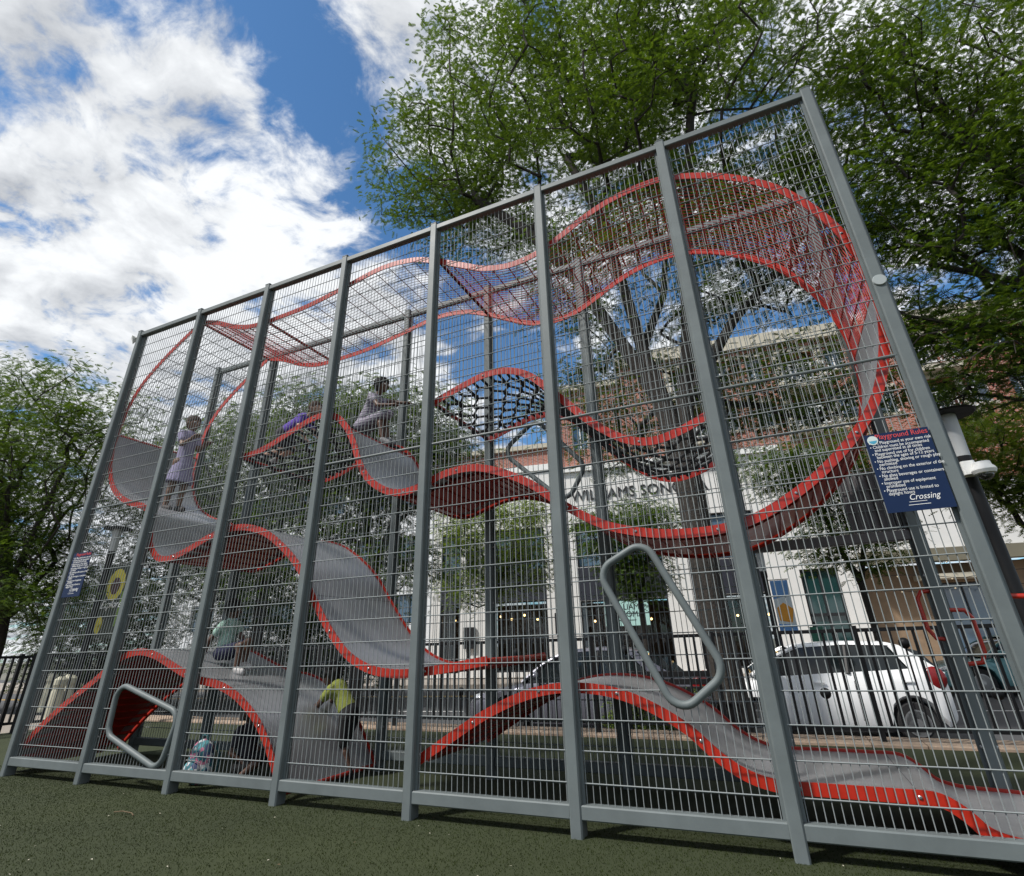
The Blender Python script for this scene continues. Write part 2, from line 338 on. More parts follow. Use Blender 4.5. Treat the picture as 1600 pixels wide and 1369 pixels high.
for side, y, polys in (('f', YF, [LOOP_F1, LOOP_F2]), ('b', YB, [LOOP_B])):
    sg = -1 if side == 'f' else 1
    for i in range(7):
        b = MB(); x0, x1 = i * W + 0.05, (i + 1) * W - 0.05; z0 = 0.19 if not (side == 'b' and i == 6) else 2.05
        z = 0.31
        for k in range(26):
            xx = i * W + 0.075 + (W - 0.15) * k / 25
            for a, c in clipped(z0, H - 0.09, polys, 0, xx): b.wire((xx, y, a), (xx, y, c), 0.0034, 5)
        while z < H - 0.15:
            if abs(z - ZM) > 0.06 and z > z0 + 0.05:
                for a, c in clipped(x0, x1, polys, 1, z): b.wire((a, y + sg * 0.007, z), (c, y + sg * 0.007, z), 0.0047, 5)
            z += 0.1935
        o = b.build('mesh_panel', WIRE, CS, smooth=True); o['kind'] = 'stuff'
        MB().tube([(x0, y + sg * 0.004, ZM), (x1, y + sg * 0.004, ZM)], 0.0125, 8).build('mid_rail', GREY, CS, smooth=True)
MB().bev((7 * W - W / 2, D + 0.075, 2.0), (W - PWD - .002, 0.085, 0.088), 0.008, 0).build('lintel', mat('brown_grey_steel', (0.12, 0.11, 0.115), .5, .2, .1, 5), CS)
for poly, y in ((LOOP_F1, 0.045), (LOOP_F2, 0.045), (LOOP_B, D + 0.1)):
    MB().tube([(a, y, c) for a, c in poly], 0.0285, 12, closed=True).build('grab_loop', GREY, CS, smooth=True)
# ribbed panel above the entrance
rp = MB().b2((9.33, D + 0.13, 2.06), (9.75, D + 0.14, 2.62)); ro = rp.build('ribbed_panel', mat('brown_grey_steel', (0.1,) * 3), CS)
for k in range(7):
    MB().b2((9.335 + k * 0.06, D + 0.112, 2.06), (9.37 + k * 0.06, D + 0.1295, 2.62)).build('rib', MATS['brown_grey_steel'], ro)
# red D handles by the entrance
for pts in ([(9.765, 1.53), (9.69, 1.525), (9.655, 1.47), (9.66, 1.24), (9.70, 1.165), (9.77, 1.16)], [(9.85, 1.375), (9.95, 1.37), (9.985, 1.31), (9.985, 1.06), (9.95, 0.985), (9.85, 0.975)]):
    pp = [(a, D + 0.05, c) for a, c in pts]; MB().tube(pp, 0.017, 10).build('grab_handle', RED, CS, smooth=True)
MB().tube([(9.845, .09, 1.40), (9.95, .09, 1.395), (9.99, .09, 1.34), (9.99, .09, 1.08), (9.95, .09, 1.02), (9.845, .09, 1.01)], 0.017, 10).build('grab_handle', RED, CS, smooth=True)
# small fittings on the end posts
MB().lathe([(0.045, -0.012), (0.05, -0.004), (0.05, 0.0)], (7 * W + .004, -0.001, 3.73), 16, 'y').build('sensor_disc', mat('clear_plastic', (0.33, 0.36, 0.36), .3), CS, smooth=True)
fx = MB(); fx.tube([(-0.03, 0.03, 5.93), (-0.10, 0.03, 5.93), (-0.13, 0.03, 5.92)], 0.013, 8); fx.add([(-0.12, -0.03, 5.95), (-0.12, 0.09, 5.95), (-0.19, 0.06, 5.93), (-0.19, 0.0, 5.93), (-0.15, 0.03, 5.82)], [(0, 1, 2, 3), (0, 4, 1), (1, 4, 2), (2, 4, 3), (3, 4, 0)]); fx.build('floodlight', WHITE, CS)

# ribbons ------------------------------------------------------------
def spline(P, step=0.035):
    P = [np.array(p, float) for p in P]; Q = [2 * P[0] - P[1]] + P + [2 * P[-1] - P[-2]]; out = []
    for i in range(1, len(Q) - 2):
        p0, p1, p2, p3 = Q[i - 1:i + 3]; t0 = 0; t1 = t0 + max(1e-4, np.linalg.norm(p1 - p0)) ** .5; t2 = t1 + max(1e-4, np.linalg.norm(p2 - p1)) ** .5; t3 = t2 + max(1e-4, np.linalg.norm(p3 - p2)) ** .5
        n = max(2, int(np.linalg.norm(p2 - p1) / step))
        for k in range(n):
            t = t1 + (t2 - t1) * k / n
            a1 = (t1 - t) / (t1 - t0) * p0 + (t - t0) / (t1 - t0) * p1; a2 = (t2 - t) / (t2 - t1) * p1 + (t - t1) / (t2 - t1) * p2; a3 = (t3 - t) / (t3 - t2) * p2 + (t - t2) / (t3 - t2) * p3
            b1 = (t2 - t) / (t2 - t0) * a1 + (t - t0) / (t2 - t0) * a2; b2 = (t3 - t) / (t3 - t1) * a2 + (t - t1) / (t3 - t1) * a3
            out.append((t2 - t) / (t2 - t1) * b1 + (t - t1) / (t2 - t1) * b2)
    out.append(P[-1]); return np.array(out)
def normals(C_):
    t = np.gradient(C_, axis=0); t /= np.linalg.norm(t, axis=1)[:, None]; return np.stack([-t[:, 1], t[:, 0]], 1)
def strip(b, C_, N_, o0, o1, y0, y1):
    # closed slab following a curve: normal offsets o0..o1, y0..y1
    m = len(C_); vs_ = []
    for c, n in zip(C_, N_):
        for (o_, y) in ((o0, y0), (o1, y0), (o1, y1), (o0, y1)): q = c + n * o_; vs_.append((q[0], y, q[1]))
    fs_ = [(i * 4 + k, i * 4 + (k + 1) % 4, i * 4 + 4 + (k + 1) % 4, i * 4 + 4 + k) for i in range(m - 1) for k in range(4)]
    fs_ += [(3, 2, 1, 0), tuple((m - 1) * 4 + k for k in range(4))]; b.add(vs_, fs_)
RY0, RY1 = 0.132, 1.438
SEAM = mat('seam_dark', (.07, .07, .075), .6)
BH = 0.036
def resample(C_, d):
    L_ = np.concatenate([[0], np.cumsum(np.linalg.norm(np.diff(C_, axis=0), axis=1))]); n = max(2, int(round(L_[-1] / d))); s = np.linspace(0, L_[-1], n + 1)
    return np.stack([np.interp(s, L_, C_[:, 0]), np.interp(s, L_, C_[:, 1])], 1)
def crossbar(c, n, parent): MB().tube([(c[0], RY0 + .012, c[1]), (c[0], RY1 - .012, c[1])], 0.021, 10).build('crossbar', RED, parent, smooth=True)
def ribbon(pts, kind, end0=True, end1=True, label=None):
    C_ = spline(pts); N_ = normals(C_)
    if kind == 'solid':
        b = MB(); strip(b, C_, N_, 0.006, 0.016, RY0 + .014, RY1 - .014); root = b.build('slide_deck', DECK, CS, smooth=30, label=label or 'smooth grey metal deck bent into waves')
        u = MB(); strip(u, C_, N_, -0.022, 0.004, RY0 + .20, RY1 - .20); u.build('underside', RED, root, smooth=30)
        S = resample(C_, 1.15); SN = normals(S)
        for c, n in zip(S[1:-1], SN[1:-1]):
            t = np.array([n[1], -n[0]]); vs_ = []
            for y in (RY0 + .016, RY1 - .016):
                for (a, o_) in ((-.0025, .013), (.0025, .013), (.0025, .0172), (-.0025, .0172)): q = c + t * a + n * o_; vs_.append((q[0], y, q[1]))
            MB().add(vs_, [(0, 1, 2, 3), (7, 6, 5, 4), (0, 4, 5, 1), (1, 5, 6, 2), (2, 6, 7, 3), (3, 7, 4, 0)]).build('seam', SEAM, root)
        S = resample(C_, 0.16); SN = normals(S)
        for c, n in zip(S[1:-1], SN[1:-1]):
            t = np.array([n[1], -n[0]]); vs_ = []
            for y in (RY0 + .02, RY1 - .02):
                for (a, o_) in ((-.006, .004), (.006, .004), (.006, -.034), (-.006, -.034)): q = c + t * a + n * o_; vs_.append((q[0], y, q[1]))
            MB().add(vs_, [(0, 1, 2, 3), (7, 6, 5, 4), (0, 4, 5, 1), (1, 5, 6, 2), (2, 6, 7, 3), (3, 7, 4, 0)]).build('stiffener', RED, root)
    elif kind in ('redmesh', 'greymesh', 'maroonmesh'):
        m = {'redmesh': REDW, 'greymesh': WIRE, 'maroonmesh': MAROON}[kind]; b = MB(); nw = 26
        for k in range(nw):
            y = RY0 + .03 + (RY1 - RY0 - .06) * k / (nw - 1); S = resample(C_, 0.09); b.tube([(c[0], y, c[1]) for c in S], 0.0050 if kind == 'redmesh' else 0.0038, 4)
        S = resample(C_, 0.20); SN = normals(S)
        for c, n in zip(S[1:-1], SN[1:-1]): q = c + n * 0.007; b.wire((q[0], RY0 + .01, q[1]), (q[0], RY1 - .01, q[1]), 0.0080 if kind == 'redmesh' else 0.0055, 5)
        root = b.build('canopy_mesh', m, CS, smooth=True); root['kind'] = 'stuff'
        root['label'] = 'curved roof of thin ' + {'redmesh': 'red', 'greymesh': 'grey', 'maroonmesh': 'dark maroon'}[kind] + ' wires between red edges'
    else:
        b = MB(); S = resample(C_, 0.10); ny = 8; kn = MB(); SN = normals(S)
        def np_(i, j):
            y = RY0 + .03 + (RY1 - RY0 - .06) * (j + (0.27 if i % 2 else -0.27) * (1 if (j % 2 == 0) else -1)) / ny if 0 < j < ny else RY0 + .03 + (RY1 - RY0 - .06) * j / ny
            sag = -0.05 * math.sin(math.pi * (y - RY0) / (RY1 - RY0)); q = S[i] + SN[i] * sag; return (q[0], y, q[1])
        for j in range(1, ny): b.tube([np_(i, j) for i in range(len(S))], 0.0145, 6)
        for i in range(len(S)):
            for j in range(0, ny):
                A_, B_ = np_(i, j), np_(i, j + 1)
                if B_[1] - A_[1] < 0.15 or j in (0, ny - 1): b.wire(A_, B_, 0.016, 6)
                if 0 < j < ny and B_[1] - A_[1] < 0.15: kn.ball([(p + q) / 2 for p, q in zip(A_, B_)], 0.030, 7, 5)
        root = b.build('climbing_net', ROPE, CS, smooth=True); root['kind'] = 'stuff'; kn.build('net_knot', ROPE, root, smooth=True)['kind'] = 'stuff'
        root['label'] = 'sagging black rope net strung between red edges'
    for (a, c) in ((RY0 - .012, RY0), (RY1, RY1 + .012)):
        e = MB(); strip(e, C_, N_, -BH, BH, a, c); eb = e.build('edge_band', RED, root, smooth=30)
        bo = MB(); S = resample(C_, 0.62); yy = a - .001 if a < .7 else c + .001; sg = -1 if a < .7 else 1
        for q in S[1:-1]: bo.lathe([(.011, 0), (.011, sg * .004), (.006, sg * .008)], (q[0], yy, q[1]), 8, 'y')
        if bo.v: bo.build('bolt_row', BOLT, root, smooth=True, kind='stuff')
    if kind != 'solid':
        if end0: crossbar(C_[0], N_[0], root)
        if end1: crossbar(C_[-1], N_[-1], root)
    else:
        if end1: crossbar(C_[-1], N_[-1], root)
    # brackets bolting the ribbon to the posts
    for px_ in range(8):
        X = px_ * W; k = int(np.argmin(np.abs(C_[:, 0] - X)))
        if abs(C_[k, 0] - X) < 0.06:
            for (a, c) in ((RY0 - .03, RY0 - .013), (RY1 + .013, RY1 + .03)): MB().b2((X - .03, min(a, c), C_[k, 1] - .03), (X + .03, max(a, c), C_[k, 1] + .03)).build('bracket', RED, root)
    return root
A1 = [(1.31, 5.87), (0.66, 5.41), (0.28, 5.05), (0.09, 4.70), (0.03, 4.40), (0.02, 4.24)]
A2 = [(0.02, 4.24), (0.02, 3.98), (0.10, 3.68), (0.33, 3.37), (0.70, 3.15), (1.10, 3.03), (1.32, 2.90), (1.385, 2.70), (1.45, 2.50), (1.64, 2.33), (1.85, 2.29), (2.13, 2.35), (2.53, 2.49), (2.85, 2.55), (3.11, 2.54), (3.40, 2.46), (3.68, 2.30), (3.98, 2.06), (4.26, 1.71), (4.52, 1.40), (4.78, 1.17), (5.05, 1.05), (5.34, 1.01), (5.70, 1.03), (6.26, 1.10)]
B1 = [(2.76, 3.45), (3.0, 3.46), (3.24, 3.51), (3.62, 3.65), (3.90, 3.745), (4.10, 3.76), (4.30, 3.69), (4.47, 3.52)]
B2 = [(4.47, 3.52), (4.58, 3.33), (4.68, 3.10), (4.83, 2.88), (5.04, 2.73), (5.22, 2.67), (5.38, 2.67), (5.60, 2.73), (5.82, 2.79), (6.11, 2.80), (6.39, 2.72), (6.72, 2.55), (6.98, 2.35), (7.35, 2.12), (7.66, 2.02), (7.97, 1.975), (8.30, 1.98), (8.54, 2.03), (8.89, 2.20), (9.17, 2.40), (9.40, 2.62), (9.56, 2.84), (9.68, 3.12), (9.76, 3.42), (9.79, 3.74)]
C1 = [(9.79, 3.74), (9.77, 4.02), (9.69, 4.38), (9.53, 4.74), (9.28, 5.09), (8.84, 5.42), (8.38, 5.60), (8.10, 5.61), (7.78, 5.555), (7.48, 5.44), (7.20, 5.29), (6.92, 5.16), (6.60, 5.11), (6.27, 5.17), (5.95, 5.33), (5.62, 5.51)]
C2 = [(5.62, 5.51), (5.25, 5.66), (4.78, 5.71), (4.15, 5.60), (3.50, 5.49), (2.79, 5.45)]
C3 = [(2.79, 5.45), (2.45, 5.47), (2.10, 5.57), (1.70, 5.75), (1.31, 5.87)]
D1 = [(5.62, 3.60), (5.95, 3.71), (6.25, 3.79), (6.50, 3.78), (6.74, 3.67), (7.05, 3.36), (7.37, 3.02), (7.65, 2.82), (7.86, 2.77), (8.08, 2.81), (8.36, 2.92)]
E3 = [(-0.22, 0.06), (-0.10, 0.17), (0.20, 0.44), (0.58, 0.70), (1.04, 0.96), (1.28, 1.11), (1.50, 1.22), (1.76, 1.26), (2.03, 1.22), (2.33, 1.12), (2.56, 1.04), (2.82, 0.97), (3.10, 0.93), (3.40, 0.83), (3.70, 0.65), (3.87, 0.49), (4.02, 0.30), (4.17, 0.06)]
F4 = [(5.57, 0.35), (5.62, 0.375), (5.90, 0.53), (6.24, 0.71), (6.59, 0.845), (6.84, 0.895), (7.08, 0.90), (7.32, 0.87), (7.55, 0.795), (7.82, 0.65), (8.02, 0.48), (8.18, 0.39), (8.35, 0.35), (8.60, 0.345), (9.00, 0.34), (9.20, 0.33), (9.30, 0.27), (9.38, 0.19), (9.50, 0.15), (9.95, 0.12), (10.3, 0.06)]
ribbon(A2, 'solid'); ribbon(B2, 'solid', end1=False); ribbon(E3, 'solid'); ribbon(F4, 'solid')
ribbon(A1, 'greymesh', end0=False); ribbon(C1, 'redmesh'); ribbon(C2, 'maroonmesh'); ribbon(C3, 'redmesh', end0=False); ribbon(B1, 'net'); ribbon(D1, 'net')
for (xx, zz) in ((6.22, 0.69), (8.03, .45), (6.22, 0.3)): pass

# ---------------------------------------------------------------- rules signs
NAVY = mat('navy_sign', (0.006, 0.019, 0.062), 0.6, 0, 0.08, 8, spec=.2); SRED = mat('sign_red', (0.6, 0.06, 0.06), 0.5); SWHITE = mat('sign_white', (0.75, 0.75, 0.75), 0.5)
RULES = ['Use Playground at your own risk', 'Children must be accompanied', 'and supervised at all times', 'Playground use of for children', 'between the ages of 5-12 years', 'No pushing, shoving or rough play', 'permitted', 'No climbing on the exterior of the', 'structure', 'No glass beverages or containers', 'allowed', 'Improper use of equipment', 'prohibited', 'Playground use is limited to', 'daylight hours']
BUL = (0, 1, 3, 5, 7, 9, 11, 13)
def rules_sign(x0, x1, z0, z1, label):
    y = -0.012; s = thing('rules_sign', label, 'sign', (x0, y, z0)); w = x1 - x0; h = z1 - z0
    MB().b2((x0, y, z0), (x1, y + 0.006, z1)).build('board', NAVY, s)
    def tx(nm, body, size, m, lx, lz, shear=0.0, ext=.0006): return text_mesh(nm, body, size, m, s, Matrix.Translation((x0 + lx * w, y - 0.0012, z0 + lz * h)) @ FRONT @ Matrix.Scale(0.86, 4, (1, 0, 0)), ext, 'LEFT', shear)
    tx('heading', 'Playground Rules', 0.052 * h / .55, SRED, 0.17, 0.925)
    for k, t in enumerate(RULES): tx('lettering', ('\u2022 ' if k in BUL else '   ') + t, 0.0305 * h / .55, SWHITE, 0.045, 0.868 - k * 0.0425 - 0.008 * sum(1 for q in BUL if q <= k))
    tx('emblem', 'Crossing', 0.056 * h / .55, SWHITE, 0.37, 0.13, 0.35)
    MB().b2((x0 + .36 * w, y - 0.0012, z0 + .105 * h), (x0 + .62 * w, y - .0006, z0 + .11 * h)).build('underline', SWHITE, s)
    MB().b2((x0 + .34 * w, y - 0.0012, z0 + .068 * h), (x0 + .66 * w, y - .0006, z0 + .074 * h)).build('small_print', SWHITE, s)
    return s
s1 = rules_sign(9.365, 9.752, 1.945, 2.50, 'navy playground rules board near the lamp post, with a round sticker')
st = MB().lathe([(0.033, -0.0025), (0.033, 0.0)], (9.412, -0.013, 2.455), 20, 'y').build('sticker', mat('sticker_pale', (0.55, 0.62, 0.6), .5), s1)
MB().add([(9.386, -0.0162, 2.452), (9.438, -0.0162, 2.452), (9.43, -0.0162, 2.437), (9.412, -.0162, 2.428), (9.394, -0.0162, 2.437)], [(0, 4, 3, 2, 1)]).build('sticker_water', mat('sticker_blue', (0.05, 0.3, 0.45), .5), st)
rules_sign(0.12, 0.50, 1.93, 2.485, 'navy playground rules board on the far left panel of the structure')
# ---------------------------------------------------------------- trees
def leaf_mat(name, c1, c2):
    m = bpy.data.materials.new(name); m.use_nodes = True; nt = m.node_tree; N = nt.nodes; L = nt.links; N.clear()
    out = N.new('ShaderNodeOutputMaterial'); g = N.new('ShaderNodeNewGeometry'); mx = N.new('ShaderNodeMix'); mx.data_type = 'RGBA'
    mx.inputs['A'].default_value = (*c1, 1); mx.inputs['B'].default_value = (*c2, 1); L.new(g.outputs['Random Per Island'], mx.inputs['Factor'])
    d = N.new('ShaderNodeBsdfDiffuse'); t = N.new('ShaderNodeBsdfTranslucent'); gl = N.new('ShaderNodeBsdfGlossy'); gl.inputs['Roughness'].default_value = 0.45
    L.new(mx.outputs['Result'], d.inputs[0]); tm = N.new('ShaderNodeMix'); tm.data_type = 'RGBA'; tm.blend_type = 'MULTIPLY'; tm.inputs['Factor'].default_value = 1
    L.new(mx.outputs['Result'], tm.inputs['A']); tm.inputs['B'].default_value = (1.5, 1.35, 0.5, 1); L.new(tm.outputs['Result'], t.inputs[0])
    a = N.new('ShaderNodeMixShader'); a.inputs[0].default_value = 0.42; L.new(d.outputs[0], a.inputs[1]); L.new(t.outputs[0], a.inputs[2])
    b = N.new('ShaderNodeMixShader'); b.inputs[0].default_value = 0.035; L.new(a.outputs[0], b.inputs[1]); L.new(gl.outputs[0], b.inputs[2]); L.new(b.outputs[0], out.inputs[0]); return m
LEAF = leaf_mat('locust_leaf', (0.036, 0.085, 0.012), (0.105, 0.172, 0.028)); LEAFY = leaf_mat('young_leaf', (0.10, 0.175, 0.028), (0.20, 0.28, 0.05)); LEAFD = leaf_mat('dark_leaf', (0.034, 0.078, 0.013), (0.092, 0.150, 0.026))
BARK = mat('bark', (0.030, 0.025, 0.021), 0.95, 0, 0.35, 14, 0.8, 25)
# one feathery compound leaf: paired leaflets along a drooping stalk
def frond(n, ln, lw, ll):
    V_, F_ = [], []
    for k in range(n):
        t = (k + 0.6) / n; x = ln * t; z = -0.18 * ln * t * t
        for s in (-1, 1):
            l = ll * (1 - 0.45 * abs(2 * t - 1)); i = len(V_)
            V_ += [(x - lw * .55, 0, z), (x + lw * .55, s * .12 * l, z + .004), (x + lw * .45, s * l, z - .006)]
            F_.append((i, i + 1, i + 2) if s > 0 else (i + 2, i + 1, i))
    return np.array(V_), np.array(F_)
def tree(name, label, base, trunk, forks, ells, ntip, fper, leaf=LEAF, seed=1, fr=(5, .20, .026, .052), r0=.22, spread=(.30, .14), group=None, droop=0.25, shell=0.5, cat='tree', minpath=True):
    g = np.random.default_rng(seed); T = thing(name, label, cat, base, group=group)
    nodes = [np.array(p, float) for p in trunk]; par = [-1] + list(range(len(trunk) - 1))
    for f in forks:
        pi = f[0]
        for p in f[1:]:
            nodes.append(np.array(p, float)); par.append(pi); pi = len(nodes) - 1
    nsk = len(nodes); tips = []
    vol = np.array([e[1][0] * e[1][1] * e[1][2] for e in ells]) ** .8; vol = vol / vol.sum()
    for c, r, n in [(e[0], e[1], int(round(ntip * v))) for e, v in zip(ells, vol)]:
        d = g.normal(size=(n, 3)); d /= np.linalg.norm(d, axis=1)[:, None]; rad = g.random(n) ** (1 / 3); rad = rad * (1 - shell) + shell * np.maximum(rad, g.uniform(.55, 1.0, n)); rad *= 1 + g.normal(0, .07, n)
        tips.append(np.array(c) + d * rad[:, None] * np.array(r))
    tips = np.concatenate(tips); root = nodes[len(trunk) - 1]; order = np.argsort(np.linalg.norm(tips - root, axis=1))
    cap = nsk + len(tips) * 3; P = np.zeros((cap, 3)); PL = np.zeros(cap); n = nsk
    for i, q in enumerate(nodes): P[i] = q; PL[i] = 0 if par[i] < 0 else PL[par[i]] + np.linalg.norm(q - nodes[par[i]])
    st = len(trunk) - 1; ok0 = st; tipid = []
    for q in tips[order]:
        dd = np.linalg.norm(P[ok0:n] - q, axis=1); k = ok0 + int(np.argmin(dd + 0.22 * PL[ok0:n])); dist = np.linalg.norm(q - P[k])
        ns = 1 if dist < .5 else 2; pi = k; a = P[k].copy()
        for j in range(1, ns + 1):
            t = j / ns; w = a + (q - a) * t
            if j < ns: w = w + g.normal(0, .035 * dist, 3) + np.array([0, 0, .05 * dist])
            P[n] = w; par.append(pi); PL[n] = PL[pi] + np.linalg.norm(w - P[pi]); pi = n; n += 1
        tipid.append(n - 1)
    P = P[:n]; par = np.array(par); cnt = np.zeros(n)
    for i in tipid: cnt[i] += 1
    for i in range(n - 1, 0, -1): cnt[par[i]] += cnt[i]
    rad = 0.0085 * np.maximum(cnt, 1) ** 0.46; rad *= 1.0; sc = r0 / rad[0] if rad[0] > 0 else 1
    rad[:] = 0.007 + (rad - rad.min()) * (r0 / rad.max())
    b = MB(); tk = MB()
    for i in range(1, n):
        k = par[i]; big = cnt[i] > max(25, 0.03 * ntip); rr = [min(rad[k], rad[i] * 1.35), rad[i]]
        if i < len(trunk): rr = [rad[k] * (1.25 if k == 0 else 1), rad[i]]
        (tk if big or i < len(trunk) else b).tube([P[k], P[i]], rr, 9 if big else (5 if cnt[i] > 4 else 3), cap=False)
        if big: tk.ball(P[i], rad[i] * 1.0, 8, 5)
    tk.build('trunk', BARK, T, smooth=60); b.build('branch', BARK, T, smooth=60, kind='stuff')
    FV, FF = frond(*fr); nt_ = len(tips); M = nt_ * fper
    c = np.repeat(P[np.array(tipid)], fper, axis=0); pdir = P[np.array(tipid)] - P[par[np.array(tipid)]]; pdir /= np.maximum(np.linalg.norm(pdir, axis=1), 1e-6)[:, None]
    size = np.repeat(g.uniform(.7, 1.35, nt_), fper)
    off = np.clip(g.normal(size=(M, 3)), -1.7, 1.7) * np.array([spread[0], spread[0], spread[1]]) * size[:, None]
    along = g.uniform(-1, .4, M)[:, None] * np.repeat(pdir, fper, axis=0) * spread[0] * 1.6
    c = c + off + along
    az = np.arctan2(off[:, 1], off[:, 0]) + g.normal(0, .9, M); tilt = g.normal(-droop, .28, M); roll = g.normal(0, .45, M); s = g.uniform(.7, 1.25, M)
    ca, sa, ct, st_, cr, sr = np.cos(az), np.sin(az), np.cos(tilt), np.sin(tilt), np.cos(roll), np.sin(roll)
    ex = np.stack([ca * ct, sa * ct, st_], 1); ey0 = np.stack([-sa, ca, 0 * sa], 1); ez0 = np.cross(ex, ey0); ey = ey0 * cr[:, None] + ez0 * sr[:, None]; ez = np.cross(ex, ey)
    V = c[:, None, :] + s[:, None, None] * (FV[None, :, 0:1] * ex[:, None] + FV[None, :, 1:2] * ey[:, None] + FV[None, :, 2:3] * ez[:, None])
    F = FF[None] + (np.arange(M) * len(FV))[:, None, None]
    np_mesh('crown', V.reshape(-1, 3), F.reshape(-1, 3), leaf, T, kind='stuff')
    return T
tree('locust_tree', 'big honey locust with forking dark trunk right behind the climbing structure', (7.62, 5.6, 0),
     [(7.62, 5.6, -0.3), (7.60, 5.6, 1.2), (7.58, 5.6, 2.4), (7.55, 5.6, 3.5), (7.52, 5.6, 4.2)],
     [(4, (7.32, 5.5, 5.4), (7.10, 5.5, 6.6), (6.9, 5.4, 8.2), (6.6, 5.2, 10.2), (6.0, 5.1, 12.2)), (4, (7.7, 5.7, 5.3), (7.95, 5.8, 6.6), (8.2, 5.8, 8.4), (8.6, 5.8, 10.5), (9.0, 5.6, 12.6)),
      (5, (6.75, 5.3, 6.7), (6.0, 5.1, 8.4), (5.0, 4.9, 10.0), (3.6, 4.8, 11.6), (2.3, 4.8, 12.8)), (10, (8.9, 5.9, 7.0), (9.9, 6.1, 8.0), (11.0, 6.2, 9.2)), (6, (7.6, 6.6, 8.5), (7.8, 7.6, 10.8)), (13, (5.2, 6.0, 9.0), (3.8, 6.6, 10.6))],
     [((5.6, 5.4, 13.2), (4.4, 3.6, 2.6)), ((9.4, 5.6, 12.6), (3.6, 3.4, 3.0)), ((2.4, 5.2, 13.4), (2.0, 2.4, 1.6)), ((2.6, 5.0, 11.6), (1.5, 2.0, .8)), ((4.4, 5.4, 16.8), (2.4, 2.8, 1.8)), ((8.2, 5.6, 16.2), (3.8, 3.2, 2.2)),
      ((10.6, 6.0, 8.8), (2.2, 2.4, 1.6)), ((7.6, 5.8, 8.6), (3.2, 2.4, 1.4)), ((6.2, 7.0, 6.2), (2.6, 1.6, 1.1)), ((9.2, 7.2, 6.0), (2.0, 1.6, 1.0)), ((9.9, 7.0, 5.4), (1.7, 1.5, .7)), ((6.2, 7.2, 5.2), (1.3, 1.2, .6)), ((9.4, 8.2, 6.6), (2.2, 1.2, 1.0)), ((5.2, 7.6, 6.6), (1.6, 1.2, .7)), ((11.6, 6.6, 5.6), (1.4, 1.4, .7))],
     1650, 38, LEAF, 3, (6, .155, .027, .044), r0=.25, spread=(.33, .075))
tree('locust_tree', 'honey locust at the right edge, its boughs reaching in beside the tall end post', (14.9, 6.2, 0),
     [(14.9, 6.2, -0.3), (14.85, 6.2, 2.5), (14.8, 6.2, 4.4)],
     [(2, (14.3, 6.1, 5.6), (13.4, 6.0, 6.5), (12.3, 5.9, 7.2), (11.4, 5.9, 7.6)), (2, (14.6, 6.1, 6.4), (14.0, 5.9, 8.4), (13.4, 5.7, 10.2), (12.8, 5.6, 11.8)), (3, (13.6, 6.0, 5.5), (12.6, 5.8, 5.7), (11.6, 5.7, 6.2)), (2, (15.0, 6.0, 7.5), (15.2, 5.8, 10))],
     [((12.8, 5.9, 10.2), (2.2, 2.8, 2.6)), ((13.4, 6.0, 6.6), (2.4, 2.4, 1.5)), ((14.8, 5.8, 11.6), (2.4, 2.8, 2.8)), ((12.2, 6.2, 5.4), (1.5, 1.6, .7)), ((13.4, 5.9, 8.4), (2.3, 2.4, 1.0)), ((14.6, 5.5, 8.4), (1.7, 2.2, 1.6)), ((15.0, 5.5, 5.6), (1.2, 1.8, .9)), ((12.9, 6.2, 4.9), (1.6, 1.4, .55)), ((12.1, 6.0, 6.4), (1.3, 1.4, .6)), ((13.0, 6.6, 5.8), (1.9, 1.3, .8)), ((14.4, 6.8, 5.2), (1.6, 1.2, .6))],
     1150, 34, LEAF, 5, (6, .15, .026, .042), r0=.24, spread=(.31, .065))
tree('street_tree', 'broad green tree left of the structure, beyond the black fence', (-12.6, 5.2, 0),
     [(-12.6, 5.2, -0.3), (-12.5, 5.2, 1.6), (-12.9, 5.2, 3.0)],
     [(2, (-13.8, 5.1, 4.6), (-15.0, 5.0, 6.4)), (2, (-12.6, 5.2, 4.8), (-12.0, 5.2, 7.2)), (2, (-11.4, 4.9, 3.8), (-10.4, 4.8, 4.8))],
     [((-15.2, 5.2, 8.6), (4.6, 3.6, 2.9)), ((-12.6, 5.2, 6.8), (3.0, 2.6, 2.6)), ((-16.5, 5.0, 4.8), (4.0, 2.6, 1.8)), ((-11.6, 5.0, 3.6), (1.9, 2.0, 1.3)), ((-13.5, 4.5, 2.6), (2.4, 1.6, .9)), ((-19.5, 5.0, 8.5), (3.0, 3.0, 3.4)), ((-15.5, 6.5, 4.0), (3.4, 2.0, 2.0)), ((-10.8, 5.6, 2.8), (1.4, 1.4, 1.2))],
     1250, 34, LEAFD, 8, (5, .19, .038, .060), r0=.22, spread=(.44, .12))
tree('street_tree', 'dark leafy tree seen through the left half of the structure', (-6.6, 9.2, -0.35),
     [(-6.6, 9.2, -.4), (-6.5, 9.2, 1.6), (-6.6, 9.2, 3.2)],
     [(2, (-7.6, 9.2, 5.0), (-8.4, 9.2, 6.8)), (2, (-6.0, 9.0, 5.2), (-5.2, 9.0, 7.2))],
     [((-8.6, 9.4, 7.4), (3.6, 2.6, 2.4)), ((-5.2, 9.2, 8.0), (2.8, 2.4, 2.2)), ((-9.6, 9.4, 4.4), (3.6, 2.2, 1.8)), ((-6.0, 9.0, 4.2), (2.6, 2.0, 1.8)), ((-12.0, 9.8, 6.2), (2.6, 2.2, 2.4))],
     820, 26, LEAFD, 11, (6, .24, .046, .072), r0=.19, spread=(.46, .2))
